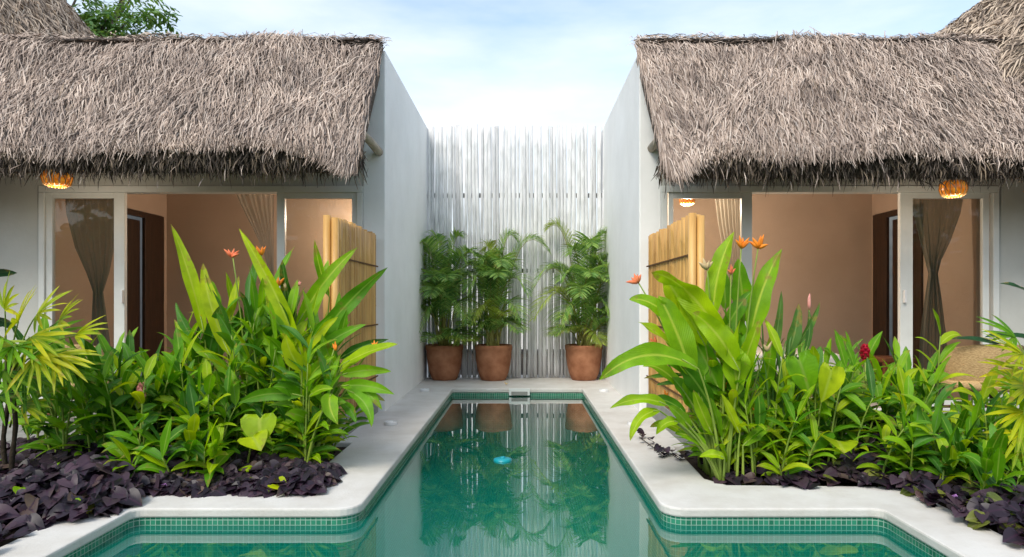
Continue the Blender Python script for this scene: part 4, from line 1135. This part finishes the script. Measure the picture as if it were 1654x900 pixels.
# --- dark purple vine, nobody could count its leaves
def vine(name, label, seed, spots, n, flowers, trail=(), lime=0.012):
    rs = random.Random(seed)
    lv, st = MB(), MB()
    cnt = 0
    while cnt < n:
        (xa, xb, ya, yb, hmax, dens) = rs.choice(spots)
        if rs.random() > dens: continue
        x, y = rs.uniform(xa, xb), rs.uniform(ya, yb)
        e = min(x-xa, xb-x, y-ya, yb-y)
        mound = 0.6 + 0.4*math.sin(x*5.1+seed)*math.cos(y*4.3)
        h = 0.015 + hmax*rs.random()**0.7*mound*min(1, 0.35 + e*3)
        a = rs.uniform(0, 2*PI)
        up = Vector((rs.uniform(-0.5, 0.5), -0.35+rs.uniform(-0.5, 0.4), 1))
        ln = rs.uniform(0.055, 0.098)
        dv = Vector((math.cos(a), math.sin(a)-0.35, rs.uniform(-0.5, 0.05)))
        heart_leaf(lv, Vector((x, y, h)), dv, up, ln, ln*rs.uniform(0.85, 1.1), 1 if rs.random() < lime else 0, rs.uniform(0.0, 0.25))
        cnt += 1
    for (px, py, dd) in trail:
        p = at(px, py, dd); p.z = max(p.z, 0.012)
        for k in range(3):
            a = rs.uniform(0, 2*PI); ln = rs.uniform(0.045, 0.07)
            heart_leaf(lv, p + Vector((rs.uniform(-.03, .03), rs.uniform(-.04, .04), rs.uniform(0.015, 0.05))), (math.cos(a), math.sin(a), -0.3), (rs.uniform(-.4, .4), -0.4, 1), ln, ln, 0)
    if trail:
        st.tube([Vector((at(px, py, dd).x, dd, 0.012)) for px, py, dd in trail], 0.003, 5)
    o = lv.build(name, [M['purple'], M['olive'] if lime > 0.03 else M['lime']], None, True)
    tag(o, label, 'ground cover', None, 'stuff')
    if trail: st.build('vine_runner', M['dark_stem'], o, True)
    for (px, py, dd) in flowers:
        p = at(px, py, dd); f = MB()
        for k in range(5):
            a = 2*PI*k/5
            q = Vector((math.cos(a), -0.5, math.sin(a)))
            add_leaf(f, p, p+q*0.012+Vector((0,-0.006,0)), p+q*0.026, 0.026, (0, -1, 0), 0, 0.1, 0, 4, 0.9, 0.4)
        f.build('flower', M['lilac'], o, True)
    return o
vine('sweet_potato_vine', 'mound of dark purple sweet potato leaves spilling onto the left deck edge', 4,
     [(-4.4, -2.19, 2.3, 3.6, 0.11, 1.0), (-3.4, -2.0, 3.2, 3.8, 0.20, 0.7), (-3.6, -1.13, 3.66, 4.25, 0.16, 0.9), (-2.4, -1.10, 3.66, 4.1, 0.13, 1.0), (-4.6, -1.3, 4.2, 4.9, 0.14, 0.35), (-2.9, -1.9, 3.9, 4.5, 0.30, 0.5)],
     5200, [(708/2.65, 787, 3.7)])
vine('sweet_potato_vine', 'dark purple sweet potato vine with lilac flowers around the right deck corner', 8,
     [(2.08, 4.2, 2.3, 3.3, 0.20, 0.9), (2.05, 3.9, 3.1, 3.9, 0.22, 0.8), (1.45, 3.0, 3.80, 4.2, 0.11, 0.32), (1.9, 3.4, 4.0, 4.6, 0.30, 0.4), (1.15, 1.7, 3.9, 4.5, 0.06, 0.12)],
     2900, [(1488,700,4.0), (1500,713,4.0), (1539,805,3.35), (1592,796,3.4), (1621,796,3.4), (1633,827,3.2), (1650,812,3.2)],
     [(1033, 706, 5.15), (1045, 718, 4.95), (1058, 728, 4.75), (1072, 742, 4.5), (1082, 735, 4.6), (1098, 748, 4.42), (1120, 742, 4.45)], lime=0.07)

# ------------------------------------------------------------------ tree behind the left roof
rng.seed(91)
tr = empty('tree', (-9.3, 14.0, -0.03), 'leafy green tree rising behind the ridge of the left thatched roof', 'tree')
w = MB()
tb = Vector((-9.3, 14.0, -0.03)); tt = Vector((-9.5, 14.0, 5.6))
w.tube([tb, tb*0.6+tt*0.4+Vector((0.15, 0, 0)), tt], [0.22, 0.17, 0.11], 10)
ends = []
for k in range(12):
    a = 2*PI*k/12 + rng.uniform(-0.2, 0.2)
    s0 = tb + (tt-tb)*rng.uniform(0.7, 1.0)
    e = Vector((-9.6+math.cos(a)*rng.uniform(0.7, 1.5), 14+math.sin(a)*1.7, rng.uniform(6.3, 8.6)))
    w.tube([s0, (s0+e)*0.5+Vector((0, 0, 0.25)), e], [0.07, 0.045, 0.018], 6)
    ends.append(e)
    for j in range(3):
        e2 = e + Vector((rng.uniform(-.7, .7), rng.uniform(-.7, .7), rng.uniform(-.55, .45)))
        w.tube([(s0+e)*0.5+Vector((0, 0, 0.25)), (e+e2)*0.5, e2], [0.03, 0.02, 0.008], 5)
        ends.append(e2)
w.build('trunk', M['bark'], tr, True)
# sprigs the photo shows right of the cone roof
for px, py in [(70,10),(95,30),(120,20),(150,12),(140,45),(118,55),(165,50),(185,40),(205,58),(215,30),(235,8),(250,20),(262,28),(225,52),(170,15),(200,12),(90,8),(60,-10),(180,60)]:
    ends.append(at(px, py, 13.6+rng.uniform(-0.6, 0.6)))
lv = MB()
for e in ends:
    for s in range(10):
        c = e + Vector((rng.gauss(0, 0.15), rng.gauss(0, 0.22), rng.gauss(0, 0.12)))
        a = rng.uniform(0, 2*PI); ax = Vector((math.cos(a), math.sin(a), rng.uniform(-0.5, 0.25))).normalized()
        for k in range(7):
            t = k/6
            p = c + ax*0.28*t - Vector((0, 0, 0.10*t*t))
            sd = ax.cross(Vector((0, 0, 1))).normalized()*(1 if k % 2 else -1)
            p2 = p + sd*0.13 + ax*0.08 - Vector((0, 0, rng.uniform(0.02, 0.12)))
            add_leaf(lv, p, (p+p2)*0.5+Vector((0, 0, 0.01)), p2, 0.062, (0, -0.3, 1), rng.uniform(-0.5, 0.5), 0.2, 0, 3, 0.8, 0.7)
lv.build('crown', M['tree_leaf'], tr)

# garden growth on the far side of the pool, which the panes mirror
rng.seed(93)
w = MB()
for k in range(7000):
    x = rng.uniform(-16, 16); z = 4.6*rng.random()**0.8; y = -9.0 - rng.uniform(0, 2.2) + 0.6*math.sin(x*1.3)
    top = 3.4 + 0.9*math.sin(x*0.9+1) + 0.5*math.sin(x*2.3)
    z = top*rng.random()
    a = rng.uniform(0, 2*PI); q = Vector((math.cos(a), math.sin(a), rng.uniform(-0.6, 0.5)))
    c = Vector((x, y, z))
    add_leaf(w, c, c+q*0.4, c+q*0.8-Vector((0, 0, 0.15)), 0.36, (0, 0.6, 0.8), 0, 0.2, 0, 3)
tag(w.build('treeline', M['dark']), 'leafy garden growth mirrored dimly in the glass door panes', 'greenery', None, 'stuff')

# ------------------------------------------------------------------ deck fittings
for px, py, lab in [(631, 686, 'round white deck spot light on the left deck, nearest the lime ginger'), (686, 632, 'round white deck spot light on the left deck, beside the leftmost palm pot'),
                    (975, 633, 'round white deck spot light on the right deck, beside the rightmost palm pot'), (1024, 687, 'round white deck spot light on the right deck, near the trailing purple vine')]:
    dd = FPX*1.04/(py-VY)
    c = Vector((X(px, dd), dd, 0.0))
    root = empty('deck_light', c, lab, 'deck light', 'spot lights set in the deck')
    w = MB(); w.lathe(c, [(0.056, 0.001), (0.056, 0.022), (0.050, 0.029), (0.038, 0.029), (0.036, 0.022)], 24); w.build('rim', M['chrome'], root, True)
    w = MB(); w.lathe(c, [(0.036, 0.022), (0.022, 0.030), (0.001, 0.033)], 24); w.build('lens', M['lens'], root, True)
sk = empty('pool_skimmer', (X(838, 8.08), 8.07, -0.05), 'white skimmer plate set in the far end of the pool edge', 'skimmer')
w = MB(); x0, x1 = X(822, 8.08), X(856, 8.08)
w.box(x0, x1, 8.045, 8.075, -0.078, 0.004); w.build('plate', M['white_plastic'], sk, bevel=0.004)
w = MB(); w.box(x0+0.03, x1-0.03, 8.040, 8.0449, -0.072, -0.030); w.build('slot', M['concrete'], sk)
fd = empty('pool_float', (X(812, 4.83), 4.83, -0.088), 'small turquoise float on the dark green pool water', 'pool float')
w = MB(); w.lathe((X(812, 4.83), 4.83, -0.088), [(0.001, -0.03), (0.05, -0.028), (0.066, -0.005), (0.064, 0.010), (0.045, 0.016), (0.001, 0.017)], 28); w.build('disc', M['cyan'], fd, True)
w = MB(); w.lathe((X(812, 4.83), 4.83, -0.072), [(0.018, 0), (0.018, 0.008), (0.012, 0.011), (0.001, 0.011)], 16); w.build('cap', M['cyan'], fd, True)
for (px, py, lab, a) in [(124, 833, 'curled yellow fallen leaf on the left deck beside the purple leaves', 0.4), (818, 621, 'small tan fallen leaf on the far deck beside the skimmer plate', 1.5)]:
    dd = FPX*1.03/(py-VY); c = Vector((X(px, dd), dd, 0.012))
    w = MB(); l = 0.05 if px < 500 else 0.045
    q = Vector((math.cos(a), math.sin(a), 0))
    add_leaf(w, c-q*l, c+Vector((0, 0, 0.03)), c+q*l, 0.055, (0, -0.2, 1), 0.2, 0.35, 0.05, 8)
    tag(w.build('fallen_leaf', M['dead'] if px < 500 else M['straw'], None, True), lab, 'leaf')

# ------------------------------------------------------------------ lamps
def pendant(px, py, dd, r, h, label, power, group, ceil):
    c = at(px, py, dd)
    root = empty('pendant_lamp', c, label, 'lamp', group)
    w = MB(); w.lathe(c, [(r*0.55, -h*0.5), (r*0.86, -h*0.38), (r, -h*0.05), (r*0.93, h*0.3), (r*0.6, h*0.5), (r*0.2, h*0.55)], 20)
    # woven ribs
    sh = w.build('lamp_shade', M['amber'], root, True)
    w = MB()
    for k in range(16):
        a = 2*PI*k/16
        pr = [(r*0.56, -h*0.5), (r*0.88, -h*0.38), (r*1.02, -h*0.05), (r*0.95, h*0.3), (r*0.62, h*0.5)]
        w.tube([c + Vector((q*math.cos(a), q*math.sin(a), z)) for q, z in pr], 0.004, 5)
    w.build('rib', M['wicker'], sh)
    w = MB(); w.lathe(c, [(0.001, -h*0.45), (r*0.45, -h*0.42), (r*0.5, -h*0.30), (0.001, -h*0.25)], 14); w.build('bulb', M['bulb'], root, True)
    w = MB(); w.tube([c+Vector((0, 0, h*0.54)), Vector((c.x, c.y, ceil))], 0.004, 5); w.build('cord', M['cord'], root)
    ld = bpy.data.lights.new('lamp_light', 'POINT'); ld.energy = power; ld.color = (1.0, 0.84, 0.66); ld.shadow_soft_size = 0.05
    lo = bpy.data.objects.new('lamp_light', ld); col.objects.link(lo); lo.location = (0, 0, -h*0.75); lo.parent = root
EAVE = 'amber lanterns under the eaves'
pendant(92, 286, 5.75, 0.115, 0.165, 'lit amber lantern hanging under the eave of the left thatched roof', 4, EAVE, 2.62)
pendant(1540, 305, 5.75, 0.105, 0.135, 'lit amber lantern hanging under the eave of the right thatched roof', 4, EAVE, 2.62)
pendant(1110, 322, 7.1, 0.08, 0.12, 'lit lamp glowing inside the right room behind the corner pane', 48, None, 2.85)
pendant(601, 340, 8.2, 0.08, 0.12, 'lit lamp glowing inside the left room behind the corner pane', 34, None, 2.85)

# ------------------------------------------------------------------ curtains, bed, chairs, stool
def curtain(rows, dd, mat, label, name='curtain', folds=7, amp=0.02):
    """rows: (py, px left, px right) from the rail down; the cloth is gathered where it narrows"""
    w = MB(); nu = 42
    vs, fs = [], []
    R_ = []
    for i in range(len(rows)-1):
        (ya, la, ra), (yb, lb, rb) = rows[i], rows[i+1]
        for k in range(6):
            t = k/6; R_.append((ya+(yb-ya)*t, la+(lb-la)*t, ra+(rb-ra)*t))
    R_.append(rows[-1])
    for (py, l, r) in R_:
        for j in range(nu+1):
            u = j/nu
            p = at(l+(r-l)*u, py, dd)
            p.y += amp*math.sin(u*2*PI*folds) + 0.5*amp*math.sin(u*2*PI*folds*0.43+1)
            vs.append(p)
    for i in range(len(R_)-1):
        for j in range(nu):
            a = i*(nu+1)+j; fs.append((a, a+1, a+nu+2, a+nu+1))
    w.add(vs, fs)
    o = w.build(name, mat, None, True)
    tag(o, label, 'curtain', 'tied gauze curtains behind the glass doors')
    return o
curtain([(302,103,190),(345,106,190),(400,120,184),(440,138,176),(472,150,166),(500,148,170),(560,145,178),(640,142,184)], 6.66, M['gauze'], 'dark gauze curtain tied in the middle behind the leftmost glass pane')
curtain([(302,376,442),(330,388,442),(370,408,442),(405,425,442),(440,434,442),(500,432,444),(620,430,446)], 6.68, M['gauze_pale'], 'pale sheer curtain swept aside in the open doorway of the left room')
curtain([(302,1153,1200),(360,1160,1200),(420,1172,1200),(460,1180,1198),(520,1176,1200),(620,1172,1202)], 6.66, M['gauze_pale'], 'narrow pale curtain behind the right bungalow pane nearest the bamboo screen')
curtain([(302,1474,1560),(345,1476,1552),(390,1488,1535),(420,1496,1520),(442,1502,1514),(480,1496,1520),(540,1488,1528),(640,1482,1534)], 6.66, M['gauze'], 'dark gauze curtain tied in the middle behind the rightmost glass pane')

bd = empty('bed', (2.6, 7.7, 0.03), 'white made bed low inside the open right room', 'bed')
w = MB(); w.box(1.75, 3.42, 7.35, 8.5, 0.03, 0.24); w.build('bed_frame', M['dark_wood'], bd, bevel=0.01)
w = MB(); w.box(1.72, 3.45, 7.32, 8.52, 0.245, 0.47); w.build('mattress', M['sheet'], bd, bevel=0.05)
w = MB(); w.box(1.78, 2.2, 7.5, 8.3, 0.475, 0.58); w.build('pillow', M['sheet'], bd, bevel=0.045)
stl = empty('stool', (X(1441, 7.2), 7.2, 0.03), 'warm brown wooden stool in the right room beside the dark door', 'stool')
cx_ = X(1441, 7.2)
w = MB(); w.box(cx_-0.17, cx_+0.17, 7.03, 7.37, 0.40, 0.45); w.build('seat', M['red_wood'], stl, bevel=0.008)
for sx in (-1, 1):
    for sy in (-1, 1):
        w = MB(); w.box(cx_+sx*0.14-0.025, cx_+sx*0.14+0.025, 7.2+sy*0.14-0.025, 7.2+sy*0.14+0.025, 0.03, 0.398); w.build('leg', M['red_wood'], stl, bevel=0.004)
w = MB(); w.box(cx_-0.115, cx_+0.115, 7.055, 7.075, 0.12, 0.398); w.build('apron', M['red_wood'], stl)

def wicker_chair(cx, cy, label):
    root = empty('wicker_chair', (cx, cy, 0.012), label, 'chair', 'low wicker tub chairs on the patios')
    # tub shell: curved back towards the camera
    w = MB()
    def shell(r0, z0, r1, z1, a0=-200, a1=20, n_=26):
        vs, fs = [], []
        for i in range(n_+1):
            a = R(a0+(a1-a0)*i/n_)
            e = 1 - 0.30*abs(2*i/n_-1)**2.5
            for (r, z) in ((r0, z0), (r1, z0+(z1-z0)*e), (r1-0.045, z0+(z1-z0)*e+0.004), (r0-0.045, z0)):
                vs.append((cx+r*math.cos(a), cy+r*math.sin(a)*0.85, z))
        for i in range(n_):
            for k in range(4):
                fs.append((i*4+k, (i+1)*4+k, (i+1)*4+(k+1) % 4, i*4+(k+1) % 4))
        fs += [(0, 1, 2, 3), tuple(n_*4+k for k in (3, 2, 1, 0))]
        w.add(vs, fs)
    shell(0.27, 0.33, 0.31, 0.69)
    w.build('backrest', M['wicker'], root, True, bevel=0.01)
    w = MB(); w.lathe((cx, cy, 0), [(0.001, 0.31), (0.26, 0.31), (0.29, 0.33), (0.29, 0.37), (0.26, 0.39), (0.001, 0.395)], 28); w.build('seat', M['wicker'], root, True)
    for sx in (-1, 1):
        for sy in (-1, 1):
            w = MB(); w.tube([(cx+sx*0.2, cy+sy*0.17, 0.312), (cx+sx*0.235, cy+sy*0.2, 0.013)], [0.022, 0.016], 8); w.build('leg', M['dark_wood'], root, True)
    for sy in (-1, 1):
        w = MB(); w.tube([(cx-0.222, cy+sy*0.188, 0.13), (cx+0.222, cy+sy*0.188, 0.13)], 0.012, 8); w.build('stretcher', M['red_wood'], root, True)
wicker_chair(X(1585, 5.7), 5.7, 'woven wicker tub chair on the right patio in front of the rightmost glass pane')
wicker_chair(X(122, 5.7), 5.7, 'woven wicker tub chair on the left patio half hidden behind the fan palm')

# ------------------------------------------------------------------ sky, sun, camera
SUN_EL, SUN_AZ = 46.0, 208.0        # azimuth clockwise from +Y (the way the camera looks)
wd = bpy.data.worlds.new('World'); scene.world = wd; wd.use_nodes = True
nt = wd.node_tree; nt.nodes.clear()
L = nt.links.new
sky = N(nt, 'ShaderNodeTexSky'); sky.sky_type = 'NISHITA'; sky.sun_disc = False
sky.sun_elevation = R(SUN_EL); sky.sun_rotation = R(SUN_AZ); sky.air_density = 1.0; sky.dust_density = 1.5; sky.ozone_density = 1.0
tc = N(nt, 'ShaderNodeTexCoord')
mp = N(nt, 'ShaderNodeMapping'); mp.inputs['Scale'].default_value = (1.0, 1.0, 3.6); mp.inputs['Location'].default_value = (0.35, 0.0, 0.0)
L(tc.outputs['Generated'], mp.inputs['Vector'])
ns = N(nt, 'ShaderNodeTexNoise', i_Scale=2.1, i_Detail=6.0, i_Roughness=0.55); L(mp.outputs[0], ns.inputs['Vector'])
cr = ramp(nt, [(0.40, (0.20, 0.20, 0.20)), (0.76, (0.85, 0.85, 0.85))]); L(ns.outputs['Fac'], cr.inputs['Fac'])
# thin cloud veil thickens towards the horizon, as any layer seen edge-on
sx_ = N(nt, 'ShaderNodeSeparateXYZ'); L(tc.outputs['Generated'], sx_.inputs[0])
mr = N(nt, 'ShaderNodeMapRange'); L(sx_.outputs['Z'], mr.inputs['Value'])
mr.inputs['From Min'].default_value = 0.20; mr.inputs['From Max'].default_value = 0.36; mr.inputs['To Min'].default_value = 0.45; mr.inputs['To Max'].default_value = 0.0
ad = N(nt, 'ShaderNodeMath', operation='ADD', use_clamp=True); L(cr.outputs['Color'], ad.inputs[0]); L(mr.outputs[0], ad.inputs[1])
mx = N(nt, 'ShaderNodeMix', data_type='RGBA'); sm = N(nt, 'ShaderNodeMix', data_type='RGBA', blend_type='MULTIPLY'); sm.inputs['Factor'].default_value = 1.0; L(sky.outputs[0], sm.inputs['A']); sm.inputs['B'].default_value = (1.26, 1.36, 1.30, 1)
L(ad.outputs[0], mx.inputs['Factor']); L(sm.outputs['Result'], mx.inputs['A']); mx.inputs['B'].default_value = (5.6, 5.85, 6.1, 1)
bg = N(nt, 'ShaderNodeBackground', i_Strength=0.10); L(mx.outputs['Result'], bg.inputs['Color'])
wo = N(nt, 'ShaderNodeOutputWorld'); L(bg.outputs[0], wo.inputs['Surface'])

sd = bpy.data.lights.new('sun', 'SUN'); sd.energy = 1.3; sd.angle = R(24); sd.color = (1.0, 0.94, 0.84)
so = bpy.data.objects.new('sun', sd); col.objects.link(so)
dv = Vector((math.sin(R(SUN_AZ))*math.cos(R(SUN_EL)), math.cos(R(SUN_AZ))*math.cos(R(SUN_EL)), math.sin(R(SUN_EL))))
so.rotation_euler = dv.to_track_quat('Z', 'Y').to_euler(); so.location = dv*30

cd = bpy.data.cameras.new('camera'); cam = bpy.data.objects.new('camera', cd); col.objects.link(cam)
cam.location = CAM; cam.rotation_euler = (R(90), 0, 0)
cd.sensor_width = 36; cd.lens = 36*FPX/1654
cd.shift_x = -(VX-827)/1654; cd.shift_y = (VY-450)/1654
cd.clip_start = 0.05; cd.clip_end = 1000
scene.camera = cam

scene.render.engine = 'CYCLES'
cy = scene.cycles
cy.max_bounces = 10; cy.diffuse_bounces = 5; cy.glossy_bounces = 4; cy.transparent_max_bounces = 24; cy.transmission_bounces = 6
cy.sample_clamp_indirect = 6.0
cy.caustics_reflective = False; cy.caustics_refractive = False
cy.use_denoising = True
try: cy.denoiser = 'OPENIMAGEDENOISE'
except Exception: pass
vs_ = scene.view_settings
vs_.view_transform = 'Standard'; vs_.look = 'None'; vs_.gamma = 1.0; vs_.exposure = 1.07
vs_.use_curve_mapping = False
